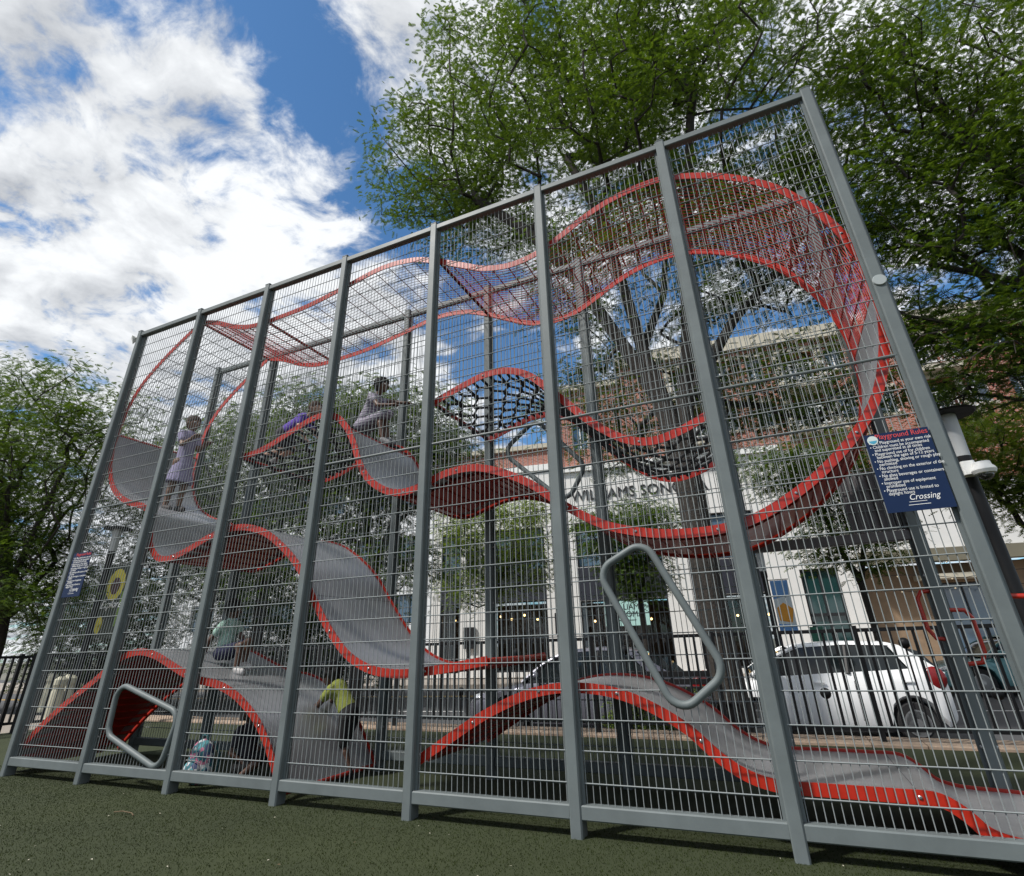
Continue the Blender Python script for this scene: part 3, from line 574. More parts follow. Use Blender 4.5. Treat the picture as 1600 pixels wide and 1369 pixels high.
tree('street_tree', 'leaning tree with dark limbs behind the middle left panels', (-2.9, 9.6, -0.35),
     [(-2.9, 9.6, -.4), (-2.7, 9.6, 1.8), (-2.5, 9.6, 3.4)],
     [(2, (-2.0, 9.6, 4.6), (-1.4, 9.5, 6.0), (-1.0, 9.5, 7.4)), (2, (-3.0, 9.6, 5.0), (-3.4, 9.6, 7.0)), (3, (-1.2, 9.4, 5.0), (-0.2, 9.4, 5.4))],
     [((-2.2, 9.6, 7.8), (2.6, 2.2, 1.8)), ((-0.6, 9.4, 6.2), (1.7, 1.6, 1.1)), ((-3.6, 9.6, 5.4), (1.8, 1.6, 1.4)), ((-1.6, 9.6, 3.4), (1.5, 1.4, .9))],
     520, 26, LEAFD, 13, (6, .23, .044, .070), r0=.16, spread=(.42, .18))
for k, (lab, bx, by, els, nt_, lf, sd) in enumerate([
    ('slender pale green street tree before the white shopfront columns, left of centre', -1.6, 16.0, [((-1.4, 16, 5.4), (2.5, 2.0, 1.6)), ((-2.4, 16, 3.6), (1.5, 1.4, .9)), ((-.3, 16, 3.8), (1.3, 1.2, .8))], 330, LEAFY, 21),
    ('small street tree in front of the teal shop window sign', 4.2, 16.0, [((4.0, 16, 5.0), (1.9, 1.7, 1.2)), ((4.2, 16, 3.4), (1.2, 1.2, .8))], 270, LEAF, 22),
    ('leafy street tree behind the white hatchback, before the green glass door', 11.0, 15.6, [((10.9, 15.6, 6.0), (1.9, 1.8, 1.4)), ((11.0, 15.4, 3.9), (1.6, 1.5, 1.0)), ((9.3, 15.6, 6.4), (1.2, 1.2, .8))], 330, LEAF, 23),
    ('pale yellow green tree beyond the lamp post at the right', 14.9, 13.4, [((14.7, 13.4, 5.6), (1.7, 1.6, 1.2)), ((15.6, 13.4, 4.2), (1.5, 1.4, .8)), ((13.6, 13.4, 4.9), (.8, .9, .5))], 300, LEAFY, 24)]):
    tree('street_tree', lab, (bx, by, -.35), [(bx, by, -.4), (bx + .03, by, 1.2), (bx, by, 2.6)], [(2, (bx - .3, by, 3.6), (bx - .5, by, 4.8)), (2, (bx + .35, by, 3.7), (bx + .5, by, 4.9))], els, nt_, 24, lf, sd, (4, .20, .052, .075), r0=.10, spread=(.34, .15))
for lab, els, nt_, bx, by, sd in (('dense low evergreen behind the lower left deck', [((-9.5, 12.5, 1.9), (4.2, 1.6, 2.1)), ((-6.0, 12.5, 1.6), (2.4, 1.5, 1.8))], 520, -8.5, 12.5, 41), ('dense low evergreen left of the flower banner', [((-16.5, 10.5, 2.2), (4.0, 1.8, 2.4))], 420, -16.5, 10.5, 42)):
    tree('evergreen_shrub', lab, (bx, by, -.35), [(bx, by, -.4), (bx, by, .5)], [(1, (bx - .8, by, 1.2)), (1, (bx + .8, by, 1.2))], els, nt_, 24, LEAFD, sd, (5, .24, .045, .08), r0=.12, spread=(.4, .3), cat='shrub')
# low planting by the kerb
for k, (lab, bx, by, r_) in enumerate([('leafy bright green shrub by the kerb under the ribbon arch', 6.15, 5.75, .42), ('small bright green shrub beside the bench', 6.9, 5.8, .34), ('low green shrub by the left fence', -7.4, 5.2, .5)]):
    tree('shrub', lab, (bx, by, -.3), [(bx, by, -.35), (bx, by, -.1)], [(1, (bx - .1, by, .15)), (1, (bx + .12, by, .2))], [((bx, by, .2), (r_, r_, r_ * .8))], 46, 9, LEAFY, 31 + k, (4, .16, .03, .055), r0=.02, spread=(.12, .10), cat='shrub')
# ---------------------------------------------------------------- buildings
def wall(name, parent, m, x0, x1, z0, z1, holes=(), y=0.0, depth=0.28):
    """front wall facing -y with real openings and reveals (local coordinates)"""
    xs = sorted(set([x0, x1] + [h[0] for h in holes] + [h[1] for h in holes])); zs = sorted(set([z0, z1] + [h[2] for h in holes] + [h[3] for h in holes])); b = MB()
    for i in range(len(xs) - 1):
        for j in range(len(zs) - 1):
            cx, cz = (xs[i] + xs[i + 1]) / 2, (zs[j] + zs[j + 1]) / 2
            if any(h[0] < cx < h[1] and h[2] < cz < h[3] for h in holes): continue
            b.add([(xs[i], y, zs[j]), (xs[i + 1], y, zs[j]), (xs[i + 1], y, zs[j + 1]), (xs[i], y, zs[j + 1])], [(0, 1, 2, 3)])
    for h in holes:
        a, c, d, e = h; b.add([(a, y, d), (c, y, d), (c, y, e), (a, y, e), (a, y + depth, d), (c, y + depth, d), (c, y + depth, e), (a, y + depth, e)], [(0, 4, 5, 1), (1, 5, 6, 2), (2, 6, 7, 3), (3, 7, 4, 0)])
    b.add([(x0, y, z0), (x0, y, z1), (x0, y + 9, z1), (x0, y + 9, z0), (x1, y, z0), (x1, y, z1), (x1, y + 9, z1), (x1, y + 9, z0)], [(0, 1, 2, 3), (4, 7, 6, 5), (1, 5, 6, 2)])
    return b.build(name, m, parent, world=False)
def brick_mat():
    m = bpy.data.materials.new('brick'); m.use_nodes = True; nt = m.node_tree; b = nt.nodes['Principled BSDF']; tc = nt.nodes.new('ShaderNodeTexCoord')
    sp = nt.nodes.new('ShaderNodeSeparateXYZ'); cb = nt.nodes.new('ShaderNodeCombineXYZ'); nt.links.new(tc.outputs['Object'], sp.inputs[0]); ad = nt.nodes.new('ShaderNodeMath'); ad.operation = 'ADD'
    nt.links.new(sp.outputs[0], ad.inputs[0]); nt.links.new(sp.outputs[1], ad.inputs[1]); nt.links.new(ad.outputs[0], cb.inputs[0]); nt.links.new(sp.outputs[2], cb.inputs[1])
    br = nt.nodes.new('ShaderNodeTexBrick'); nt.links.new(cb.outputs[0], br.inputs['Vector']); br.inputs['Scale'].default_value = 1.0; br.inputs['Brick Width'].default_value = 0.25; br.inputs['Row Height'].default_value = 0.085
    br.inputs['Mortar Size'].default_value = 0.011; br.inputs['Color1'].default_value = (0.27, 0.075, 0.048, 1); br.inputs['Color2'].default_value = (0.40, 0.13, 0.085, 1); br.inputs['Mortar'].default_value = (0.42, 0.33, 0.29, 1); br.inputs['Bias'].default_value = 0.0
    bp = nt.nodes.new('ShaderNodeBump'); bp.inputs['Strength'].default_value = 0.4; bp.invert = True; nt.links.new(br.outputs['Fac'], bp.inputs['Height']); nt.links.new(bp.outputs[0], b.inputs['Normal'])
    nt.links.new(br.outputs['Color'], b.inputs['Base Color']); b.inputs['Roughness'].default_value = 0.9; return m
BRICK = brick_mat(); STUC = mat('white_stucco', (0.72, 0.71, 0.69), 0.8, 0, 0.05, 0.7, 0.15, 30); CREAM = mat('cream_trim', (0.50, 0.46, 0.37), 0.75, 0, 0.08, 2)
GLASS = mat('window_glass', (0.09, 0.15, 0.22), 0.06, 0.0, 0, spec=1.0); TEAL = mat('green_glass', (0.012, 0.045, 0.045), 0.08, 0, spec=1.0); FRAME = mat('dark_frame', (0.018, 0.018, 0.02), 0.4)
TAN = mat('tan_stone', (0.26, 0.18, 0.115), 0.8, 0, 0.2, 1.2); OLIVE = mat('olive_beam', (0.17, 0.155, 0.11), 0.7, 0, 0.1, 1); WOODI = mat('shop_interior', (0.10, 0.055, 0.03), 0.7, 0, 0.6, 2.5); NVY = mat('dark_awning', (0.016, 0.018, 0.03), 0.6, 0, .2, 4)
LAMPW = mat('warm_bulb', (1, .8, .5), .5, emit=(1.0, 0.62, 0.25, 6.0))
def clear_glass():
    m = bpy.data.materials.new('shop_glass'); m.use_nodes = True; nt = m.node_tree; N = nt.nodes; N.clear(); o = N.new('ShaderNodeOutputMaterial'); t = N.new('ShaderNodeBsdfTransparent'); t.inputs[0].default_value = (.75, .78, .78, 1)
    g = N.new('ShaderNodeBsdfGlossy'); g.inputs['Roughness'].default_value = .03; x = N.new('ShaderNodeMixShader'); fr = N.new('ShaderNodeFresnel'); fr.inputs[0].default_value = 1.5
    nt.links.new(fr.outputs[0], x.inputs[0]); nt.links.new(t.outputs[0], x.inputs[1]); nt.links.new(g.outputs[0], x.inputs[2]); nt.links.new(x.outputs[0], o.inputs[0]); return m
SGLASS = clear_glass()
def window(parent, x0, x1, z0, z1, y=.18, pane=GLASS, fr=WHITE, nx=2, nz=1, t=.07):
    f = MB(); f.b2((x0, y - .05, z0), (x0 + t, y + .03, z1)); f.b2((x1 - t, y - .05, z0), (x1, y + .03, z1)); f.b2((x0 + t, y - .05, z0), (x1 - t, y + .03, z0 + t)); f.b2((x0 + t, y - .05, z1 - t), (x1 - t, y + .03, z1))
    for k in range(1, nx): xx = x0 + (x1 - x0) * k / nx; f.b2((xx - t * .35, y - .04, z0 + t), (xx + t * .35, y + .02, z1 - t))
    for k in range(1, nz): zz = z0 + (z1 - z0) * k / nz; f.b2((x0 + t, y - .038, zz - t * .35), (x1 - t, y + .018, zz + t * .35))
    o = f.build('window', fr, parent, world=False)
    for k in range(nx):
        a = x0 + t * .5 + (x1 - x0 - t) * k / nx; c = x0 + t * .5 + (x1 - x0 - t) * (k + 1) / nx; MB().b2((a + .005, y + .02, z0 + t * .5), (c - .005, y + .035, z1 - t * .5)).build('pane', pane, o, world=False)
    return o
FL = (FO.x, FO.y, 0)
# low shop building: white base, brick parapet
B1_ = thing('shop_building', 'white fronted shop with brick parapet and dark shop windows behind the middle panels', 'building', FL, AZ)
cols = [(-13.4, -12.9), (-11.75, -10.4), (-7.1, -5.62)]
holes = [(-12.9, -11.75, 0.0, 3.25), (-10.4, -7.1, 0.0, 3.25), (-12.9, -11.75, 4.75, 6.9), (-10.4, -7.1, 4.75, 6.9)]
wall('wall', B1_, STUC, -13.4, -5.95, -.3, 10.28, holes)
MB().b2((-13.45, -.12, 10.0), (-5.96, .3, 10.34)).build('fascia', WHITE, B1_, world=False)
wall('parapet', B1_, BRICK, -13.38, -5.955, 10.345, 11.3, (), y=.05); MB().b2((-13.5, -.16, 11.305), (-5.96, .5, 11.56)).build('cornice', CREAM, B1_, world=False)
for h in holes[2:]: window(B1_, *h, nx=3, nz=2, fr=FRAME, pane=GLASS)
for h in holes[:2]:
    window(B1_, *h, nx=3, nz=1, fr=FRAME, pane=SGLASS); MB().b2((h[0], 2.2, 0), (h[1], 2.25, 3.2)).build('interior', WOODI, B1_, world=False)
    MB().b2((h[0], -.02, 3.26), (h[1], .25, 4.74)).build('dark_panel', NVY, B1_, world=False)
for (bx, bz) in ((-9.9, 2.6), (-9.3, 2.45), (-8.6, 2.62), (-7.9, 2.4), (-12.5, 2.5), (-12.1, 2.55)): MB().ball((bx, 1.2, bz), .06, 8, 5).build('bulb', LAMPW, B1_, world=False, smooth=True)
for (px_, pz) in ((-11.1, 5.4), (-11.2, 1.6), (-6.4, 2.1), (-8.6, 5.9)): MB().bev((px_, -.1, pz), (.62, .14, 1.0), .03).build('wall_lantern', FRAME, B1_, world=False)
# tall brick block
B2_ = thing('brick_apartment_block', 'tall red brick block with cream trim, white balconies and white shop base', 'building', FL, AZ)
LX = mat('letter_black', (.02, .02, .022), .5)
SX = -5.94
base_h = [(-5.4, -1.15, 0, 3.1), (-5.4, -1.15, 4.7, 6.9), (0.05, 3.4, 0, 3.1), (0.05, 3.4, 4.7, 6.9), (4.85, 6.45, 0, 4.0)]
wall('base_wall', B2_, STUC, SX, 7.3, -.3, 9.7, base_h, y=-.02)
MB().b2((SX - .02, -.2, 9.705), (5.2, .2, 10.0)).build('fascia', WHITE, B2_, world=False)
for h in base_h[:4:2]:
    window(B2_, *h, nx=3, fr=FRAME, pane=SGLASS); MB().b2((h[0], 2.2, 0), (h[1], 2.25, 3.1)).build('interior', WOODI, B2_, world=False); MB().b2((h[0], -.03, 3.12), (h[1], .25, 4.68)).build('dark_panel', NVY, B2_, world=False)
    for k in range(5): MB().ball((h[0] + .5 + k * .7, 1.2, 2.2 + .3 * (k % 2)), .055, 8, 5).build('bulb', LAMPW, B2_, world=False, smooth=True)
for h in base_h[1:4:2]: window(B2_, *h, nx=3, nz=2, fr=FRAME, pane=GLASS)
gd = window(B2_, *base_h[4], nx=2, nz=1, fr=FRAME, pane=TEAL, t=.1); MB().b2((4.95, .08, 2.0), (6.35, .2, 2.12)).build('transom', FRAME, gd, world=False); MB().tube([(5.75, .06, .9), (5.75, .02, 1.0), (5.75, .02, 1.3), (5.75, .06, 1.4)], .02, 6).build('door_handle', BOLT, gd, world=False)
text_mesh('lettering', 'WILLIAMS SONOMA', 0.78, LX, B2_, Matrix.Translation((-5.5, -.06, 8.12)) @ FRONT, .03, world=False)
MB().b2((-4.25, -.05, 1.9), (-2.1, -.03, 3.02)).build('window_sign', mat('mint_sign', (.42, .66, .62), .5), B2_, world=False)
text_mesh('lettering', 'WILLIAMS\nSONOMA', 0.36, LX, B2_, Matrix.Translation((-3.18, -.055, 2.62)) @ FRONT, .004, 'CENTER', world=False, space=.9)
MB().b2((-3.6, -.056, 2.13), (-2.75, -.051, 2.16)).build('small_print', LX, B2_, world=False)
# right hand base: white wall over an olive beam and tan shopfront
wall('upper_wall', B2_, STUC, 7.304, 34, 4.55, 7.4, (), y=-.05); MB().b2((7.31, -.35, 4.0), (34, .2, 4.545)).build('beam', OLIVE, B2_, world=False)
sh = [(10.4 + 5 * k, 13.6 + 5 * k, 0.2, 3.2) for k in range(4)]
wall('shop_wall', B2_, TAN, 7.305, 34, -.3, 3.995, sh, y=.9)
for h in sh: window(B2_, *h, y=1.1, nx=3, fr=FRAME, pane=GLASS)
MB().b2((9.6, -.2, 3.3), (12.2, .8, 3.5)).build('shelf', CREAM, B2_, world=False)
# brick storeys
hb = []; 
def bal(s0): return [(s0, s0 + 1.75, z, z + 1.95) for z in (10.6, 13.05)]
def win(s0): return [(s0, s0 + .85, z, z + 1.35) for z in (11.05, 13.75)]
bays = [0.6 + 5.7 * k for k in range(6)]
for s0 in bays: hb += bal(s0) + win(s0 + 2.25) + win(s0 + 4.0)
wall('brick_wall', B2_, BRICK, -2.2, 34, 10.0, 15.6, hb, depth=.9); wall('brick_band', B2_, BRICK, 5.21, 34, 7.405, 9.998, (), y=.0)
wall('pier', B2_, BRICK, SX, -2.205, 10.005, 14.6, [(-5.2, -4.3, 11.0, 12.6)], y=.1); window(B2_, -5.2, -4.3, 11.0, 12.6, y=.3)
MB().b2((SX - .1, -.15, 14.605), (-2.21, .6, 14.95)).build('cornice', CREAM, B2_, world=False); MB().b2((-2.3, -.35, 15.605), (34, .5, 16.35)).build('cornice', CREAM, B2_, world=False); MB().b2((-2.3, -.12, 15.1), (34, -.005, 15.3)).build('string_course', CREAM, B2_, world=False)
RAILW = mat('white_rail', (.75, .75, .74), .5)
for s0 in bays:
    for (a, c, d, e) in bal(s0):
        su = MB(); su.b2((a - .32, -.08, d - .5), (a, .0 - .002, e + .25)); su.b2((c, -.08, d - .5), (c + .32, -.002, e + .25)); su.b2((a, -.08, e), (c, -.002, e + .25)); su.build('surround', CREAM, B2_, world=False)
        MB().b2((a - .4, -.75, d - .28), (c + .4, .85, d)).build('balcony_slab', CREAM, B2_, world=False)
        rl = MB(); rl.b2((a - .35, -.72, d + .95), (c + .35, -.66, d + 1.02)); rl.b2((a - .35, -.72, d + .08), (c + .35, -.66, d + .14)); ro_ = rl.build('balcony_rail', RAILW, B2_, world=False)
        for k in range(13): xx = a - .32 + (c - a + .64) * k / 12; MB().b2((xx - .022, -.71, d + .141), (xx + .022, -.67, d + .949)).build('baluster', RAILW, ro_, world=False)
        window(B2_, a + .05, c - .05, d, e - .1, y=.75, nx=2)
    for q in (2.25, 4.0):
        for (a, c, d, e) in win(s0 + q):
            window(B2_, a, c, d, e, y=.2, nx=2); MB().b2((a - .1, -.08, d - .14), (c + .1, .1, d - .002)).build('sill', CREAM, B2_, world=False); MB().b2((a - .08, -.05, e + .002), (c + .08, -.003, e + .18)).build('lintel', CREAM, B2_, world=False)
# white modern block on the left
B3_ = thing('white_office_block', 'white ribbed office block with blue windows behind the left trees', 'building', (FL[0] - 3, FL[1] + 4, 0), AZ)
h3 = [(-31 + 3.1 * k, -29.1 + 3.1 * k, z, z + 1.7) for k in range(6) for z in (2.6, 6.2, 9.8)]
wall('wall', B3_, mat('white_cladding', (.66, .68, .70), .6, 0, .05, 1), -33, -12.2, -.3, 13.5, h3)
for h in h3: window(B3_, *h, nx=2, fr=FRAME)
for k in range(52): MB().b2((-32.9 + .4 * k, -.06, 12.2), (-32.75 + .4 * k, -.003, 13.4)).build('fin', WHITE, B3_, world=False)
# ---------------------------------------------------------------- picket fence along the kerb
def fence(label, pts, seed):
    g = random.Random(seed); F = thing('picket_fence', label, 'fence', (pts[0][0], pts[0][1], 0)); rail = None; z0 = 0.0
    pk = None; L0 = F.location
    for (a, b) in zip(pts[:-1], pts[1:]):
        A_, B_ = Vector((*a, 0)), Vector((*b, 0)); d = (B_ - A_); n = d.length; u = d.normalized(); ang = math.atan2(u.y, u.x); M = Matrix.Rotation(ang, 3, 'Z')
        for (zz, h, w) in ((1.265, .045, .05), (0.16, .045, .045)): MB().box(((A_ + B_) / 2 + Vector((0, 0, zz))), (n, w, h), M).build('rail', BLACK, F)
        k = 0.07; i = 0
        while k < n:
            p = A_ + u * k
            if i % 14 == 0:
                MB().box((p.x, p.y, .65), (.06, .06, 1.34), M).build('fence_post', BLACK, F); MB().box((p.x, p.y, -.008), (.16, .12, .02), M).build('foot_plate', BLACK, F)
            elif i % 14 in (4, 10):
                hgt = 1.06 if i % 14 == 4 else .50
                b_ = MB(); b_.tube([(p.x, p.y, .18), (p.x, p.y, hgt)], .012, 6); b_.ball((p.x, p.y, hgt + .04), .065, 12, 8); b_.build('ball_picket', BLACK, F, smooth=True)
            else:
                if pk is None: pk = MB().box((p.x, p.y, .715), (.032, .032, 1.06), M).build('picket', BLACK, F); p0 = p.copy()
                else:
                    c = copy_part(pk, F); c.location = p - p0
            k += .128; i += 1
    return F
fence('black picket fence with ball topped rods along the kerb behind the structure', [(-3.2, 4.5), (14.5, 4.5)], 1)
fence('black picket fence at the left end of the turf', [(-4.7, -1.5), (-4.75, 2.3), (-3.3, 4.5)], 2)
# ---------------------------------------------------------------- cars
TYRE = mat('tyre', (.015, .015, .016), .85); RIM = mat('alloy', (.45, .46, .47), .3, .85); CARGLASS = mat('car_glass', (.008, .012, .013), .05, 0, spec=.55); TRIM = mat('black_trim', (.012, .012, .013), .5); LAMPR = mat('tail_red', (.20, .012, .014), .2); LAMPC = mat('headlamp', (.6, .62, .65), .12, .3)
def car(label, loc, rz, paint, L, Wd, Ht, belt, hood, prof, wb, wr, wx):
    """prof: list of (x, halfwidth, z_low, z_top) for the lower body, x from nose (0) to tail (L)"""
    T = thing('parked_car', label, 'car', loc, rz); hw = Wd / 2
    def B(b, n, m, p=T, **k): return b.build(n, m, p, world=False, **k)
    xs = [p[0] for p in prof]
    def lo(x, i): return float(np.interp(x, xs, [p[i] for p in prof]))
    b = MB(); n = 46; ring = []
    for k in range(n + 1):
        x = L * k / n; w, zl, zt = lo(x, 1), lo(x, 2), lo(x, 3)
        for cx in wx:
            dd = abs(x - cx)
            if dd < wr * 1.2: zl = max(zl, math.sqrt(max(0, (wr * 1.2) ** 2 - dd * dd)) + wr * 0.98)
        zl = min(zl, zt - .12); sec = [(-w * .93, zl), (-w, zl + .10 * (zt - zl)), (-w * 1.0, zl + .62 * (zt - zl)), (-w * .965, zl + .80 * (zt - zl)), (-w * .90, zt - .015), (-w * .78, zt)]
        sec = sec + [(-a, c) for a, c in reversed(sec)]; ring.append([(x, a, c) for a, c in sec])
    m_ = len(ring[0]); vs_ = [v for r_ in ring for v in r_]; fs_ = [(i * m_ + j, i * m_ + (j + 1) % m_, (i + 1) * m_ + (j + 1) % m_, (i + 1) * m_ + j) for i in range(n) for j in range(m_)]
    fs_ += [tuple(range(m_ - 1, -1, -1)), tuple(n * m_ + j for j in range(m_))]; b.add(vs_, fs_); body = B(b, 'body', paint, smooth=38)
    # greenhouse
    g0, g1, g2, g3 = hood                       # windscreen foot, roof front, roof rear, rear window foot
    gh = MB(); st = [(g0, belt, .86), (g0 + (g1 - g0) * .5, belt + (Ht - belt) * .56, .80), (g1, Ht - .05, .73), ((g1 + g2) / 2, Ht - .01, .72), (g2, Ht - .05, .70), (g3 - (g3 - g2) * .4, Ht - (Ht - belt) * .35, .74), (g3, belt, .80)]
    for (x, z, w) in st: gh.v += [(x, -hw * .90 if z > belt + .02 else -hw * w, belt - .03), (x, -hw * w, z), (x, hw * w, z), (x, hw * .90 if z > belt + .02 else hw * w, belt - .03)]
    for i in range(len(st) - 1):
        for j in range(3): gh.f.append((i * 4 + j, i * 4 + j + 1, i * 4 + 5 + j, i * 4 + 4 + j))
    glass = B(gh, 'glasshouse', CARGLASS, smooth=25)
    rf = MB(); rs = [(g1 - .06, Ht - .065, .74), (g1 + .1, Ht - .012, .735), ((g1 + g2) / 2, Ht + .018, .73), (g2 - .1, Ht - .01, .715), (g2 + .08, Ht - .06, .71)]
    for (x, z, w) in rs: rf.v += [(x, -hw * w - .012, z - .045), (x, -hw * w * .93, z), (x, 0, z + .018), (x, hw * w * .93, z), (x, hw * w + .012, z - .045)]
    for i in range(len(rs) - 1):
        for j in range(4): rf.f.append((i * 5 + j, i * 5 + j + 1, i * 5 + 6 + j, i * 5 + 5 + j))
    B(rf, 'roof', paint, smooth=50)
    for s in (-1, 1):
        def P_(x, z):
            f = max(0, min(1, (z - belt) / (Ht - belt))); return (x, s * (hw * (.90 + (.725 - .90) * f) + .012), z)
        B(MB().tube([P_(g0 + .02, belt - .02), P_((g0 + g1) / 2 + .02, belt + (Ht - belt) * .55), P_(g1, Ht - .055)], .032, 6), 'pillar', paint, smooth=True)
        B(MB().tube([P_((g1 + g2) / 2 - .05, belt - .02), P_((g1 + g2) / 2 + .02, Ht - .05)], .035, 6), 'pillar', TRIM, smooth=True)
        q = MB(); 
        a = [P_(g3 + .02, belt - .03), P_(g2 + .05, Ht - .06), P_(g2 - .12, Ht - .06), P_(g3 - .42, belt - .03)]; q.add([(x, y + s * .006, z) for x, y, z in a], [(0, 1, 2, 3)]); q.add([(x, y - s * .05, z) for x, y, z in a], [(3, 2, 1, 0)]); B(q, 'rear_quarter', paint)
        mr = MB(); mr.ball((g0 + .35, s * (hw + .09), belt + .09), (.09, .10, .075), 12, 8); B(mr, 'mirror', paint, smooth=True)
        for cx in wx:
            w_ = MB(); prof_ = [(wr * .62, -.10), (wr * .93, -.105), (wr, -.07), (wr, .07), (wr * .93, .105), (wr * .62, .10)]; w_.lathe(prof_, (cx, s * (hw - .13), wr), 28, 'y'); wo = B(w_, 'wheel', TYRE, smooth=50)
            rm = MB(); rm.lathe([(wr * .63, -.02), (wr * .63, .02), (wr * .56, .02), (wr * .56, -.02)], (cx, s * (hw - .035), wr), 28, 'y')
            for k in range(7):
                a = 2 * math.pi * k / 7; M = Matrix.Rotation(a, 3, 'Y'); rm.box(Vector((cx, s * (hw - .03), wr)) + M @ Vector((0, 0, wr * .31)), (.045, .025, wr * .58), M)
            rm.lathe([(.06, -.02), (.06, .02)], (cx, s * (hw - .02), wr), 12, 'y'); B(rm, 'rim', RIM, wo, smooth=40)
        hl = MB(); hl.ball((.30, s * hw * .72, belt - .28), (.20, .14, .075), 12, 8); B(hl, 'headlamp', LAMPC, smooth=True)
        tl = MB(); tl.ball((L - .16, s * (lo(L - .16, 1) - .03), belt - .10), (.16, .05, .17), 12, 8); B(tl, 'tail_lamp', LAMPR, smooth=True)
        for hx in (g1 + .25, (g1 + g2) / 2 + .75): B(MB().bev((hx, s * (hw + .006), belt - .14), (.17, .025, .028), .006, 0), 'door_handle', paint)
        for hx in (g0 + .32, (g1 + g2) / 2, g2 - .05): B(MB().b2((hx - .004, s * hw * .995 - .004, .32), (hx + .004, s * hw * .995 + .004, belt - .12)), 'door_seam', TRIM)
        B(MB().b2((wx[0] + wr * 1.3, s * hw * .96 - .02, .17), (wx[1] - wr * 1.3, s * hw * .96 + .02, .27)), 'sill', TRIM)
    B(MB().b2((.3, -hw * .8, .16), (L - .3, hw * .8, .5)), 'underbody', TRIM)
    return T
PWHITE = mat('white_car_paint', (.84, .85, .86), .22, 0, spec=.6); PTEAL = mat('teal_car_paint', (.10, .23, .25), .2, .35, spec=.6); PGREY = mat('grey_car_paint', (.16, .16, .19), .22, .5, spec=.6)
hatch = [(0, .55, .34, .56), (.12, .70, .22, .70), (.45, .79, .18, .82), (.95, .80, .18, .96), (1.8, .80, .18, 1.0), (2.7, .80, .18, 1.03), (3.3, .79, .20, 1.06), (3.55, .74, .26, 1.04), (3.64, .66, .38, .94)]
car('white hatchback parked at the kerb behind the fence', (7.1, 7.45, -.346), R(7), PWHITE, 3.6, 1.60, 1.44, 1.0, (.72, 1.50, 3.05, 3.58), hatch, 2.4, .29, (.72, 3.02))
sedan = [(0, .60, .34, .58), (.15, .78, .22, .68), (.6, .88, .18, .80), (1.2, .90, .18, .90), (2.4, .91, .18, .93), (3.6, .90, .18, .96), (4.4, .86, .20, .96), (4.7, .78, .28, .90), (4.78, .70, .40, .80)]
car('teal sedan across the street, right of the white hatchback', (12.0, 15.9, -.346), R(9), PTEAL, 4.78, 1.82, 1.45, .93, (1.15, 2.0, 3.3, 4.15), sedan, 2.8, .33, (.92, 3.78))
car('dark grey car parked at the kerb behind the ribbon arch', (2.6, 7.0, -.346), R(5), PGREY, 4.6, 1.80, 1.45, .93, (1.15, 2.0, 3.3, 4.15), sedan, 2.8, .32, (.92, 3.7))
# ---------------------------------------------------------------- lamp posts
LENS = mat('lamp_lens', (.42, .43, .43), .35)
def lamp(label, x, y, zb, zt, s=1.0):
    T = thing('lamp_post', label, 'street lamp', (x, y, zb))
    MB().lathe([(.10 * s, zb), (.10 * s, zb + .25), (.075 * s, zb + .3), (.07 * s, zt - 1.0 * s), (.07 * s, zt - .72 * s), (.085 * s, zt - .70 * s), (.085 * s, zt - .55 * s)], (x, y, 0), 16).build('pole', BLACK, T, smooth=50)
    MB().lathe([(.085 * s, zt - .549 * s), (.095 * s, zt - .1 * s), (.095 * s, zt - .04 * s)], (x, y, 0), 18).build('lens', LENS, T, smooth=50)
    MB().lathe([(.28 * s, zt - .039 * s), (.30 * s, zt - .02 * s), (.12 * s, zt + .03 * s), (.03 * s, zt + .05 * s)], (x, y, 0), 24).build('cap', BLACK, T, smooth=40)
    return T
lamp('black lamp post with flat disc cap beside the right end post', 10.84, 3.2, 0, 3.58, 1.0)
cm = thing('security_camera', 'white dome security camera fixed to the right lamp post', 'camera', (10.86, 3.11, 2.84))
MB().bev((10.80, 3.03, 2.85), (.13, .16, .15), .02).build('bracket', WHITE, cm); MB().lathe([(.05, 2.74), (.10, 2.755), (.115, 2.79), (.105, 2.82), (.085, 2.84), (.08, 2.88)], (10.90, 2.92, 0), 20).build('housing', WHITE, cm, smooth=40); MB().ball((10.90, 2.92, 2.745), (.075, .075, .06), 14, 8).build('dome', mat('smoked_dome', (.03, .03, .03), .05, spec=1), cm, smooth=True)
lamp('black lamp post with a blue and orange banner behind the tall mesh', 8.40, 12.0, -.35, 3.35, 1.0)
lamp('black lamp post carrying a flower banner left of the structure', -9.6, 6.0, -.01, 4.85, 1.3)
def banner(label, x, y, z0, z1, w, base, art):
    T = thing('banner', label, 'banner', (x, y, z0)); MB().b2((x, y - .006, z0), (x + w, y + .006, z1)).build('cloth', base, T)
    for zz in (z0 - .02, z1 + .02): MB().tube([(x - .12, y, zz), (x + w + .03, y, zz)], .012, 6).build('arm', BLACK, T)
    for nm, m, poly in art: MB().add([(x + a * w, y - .008, z0 + c * (z1 - z0)) for a, c in poly], [tuple(range(len(poly)))]).build(nm, m, T)
    return T
def circ(cx, cz, rx, rz_, n=16): return [(cx + rx * math.cos(2 * math.pi * k / n), cz + rz_ * math.sin(2 * math.pi * k / n)) for k in range(n)]
YEL = mat('banner_yellow', (.42, .37, .04), .7); BBL = mat('banner_blue', (.12, .27, .55), .7); BOR = mat('banner_orange', (.65, .28, .03), .7); BDK = mat('banner_dark', (.02, .028, .02), .7); BGR = mat('banner_green', (.12, .2, .04), .7); BCR = mat('banner_cream', (.55, .6, .62), .7)
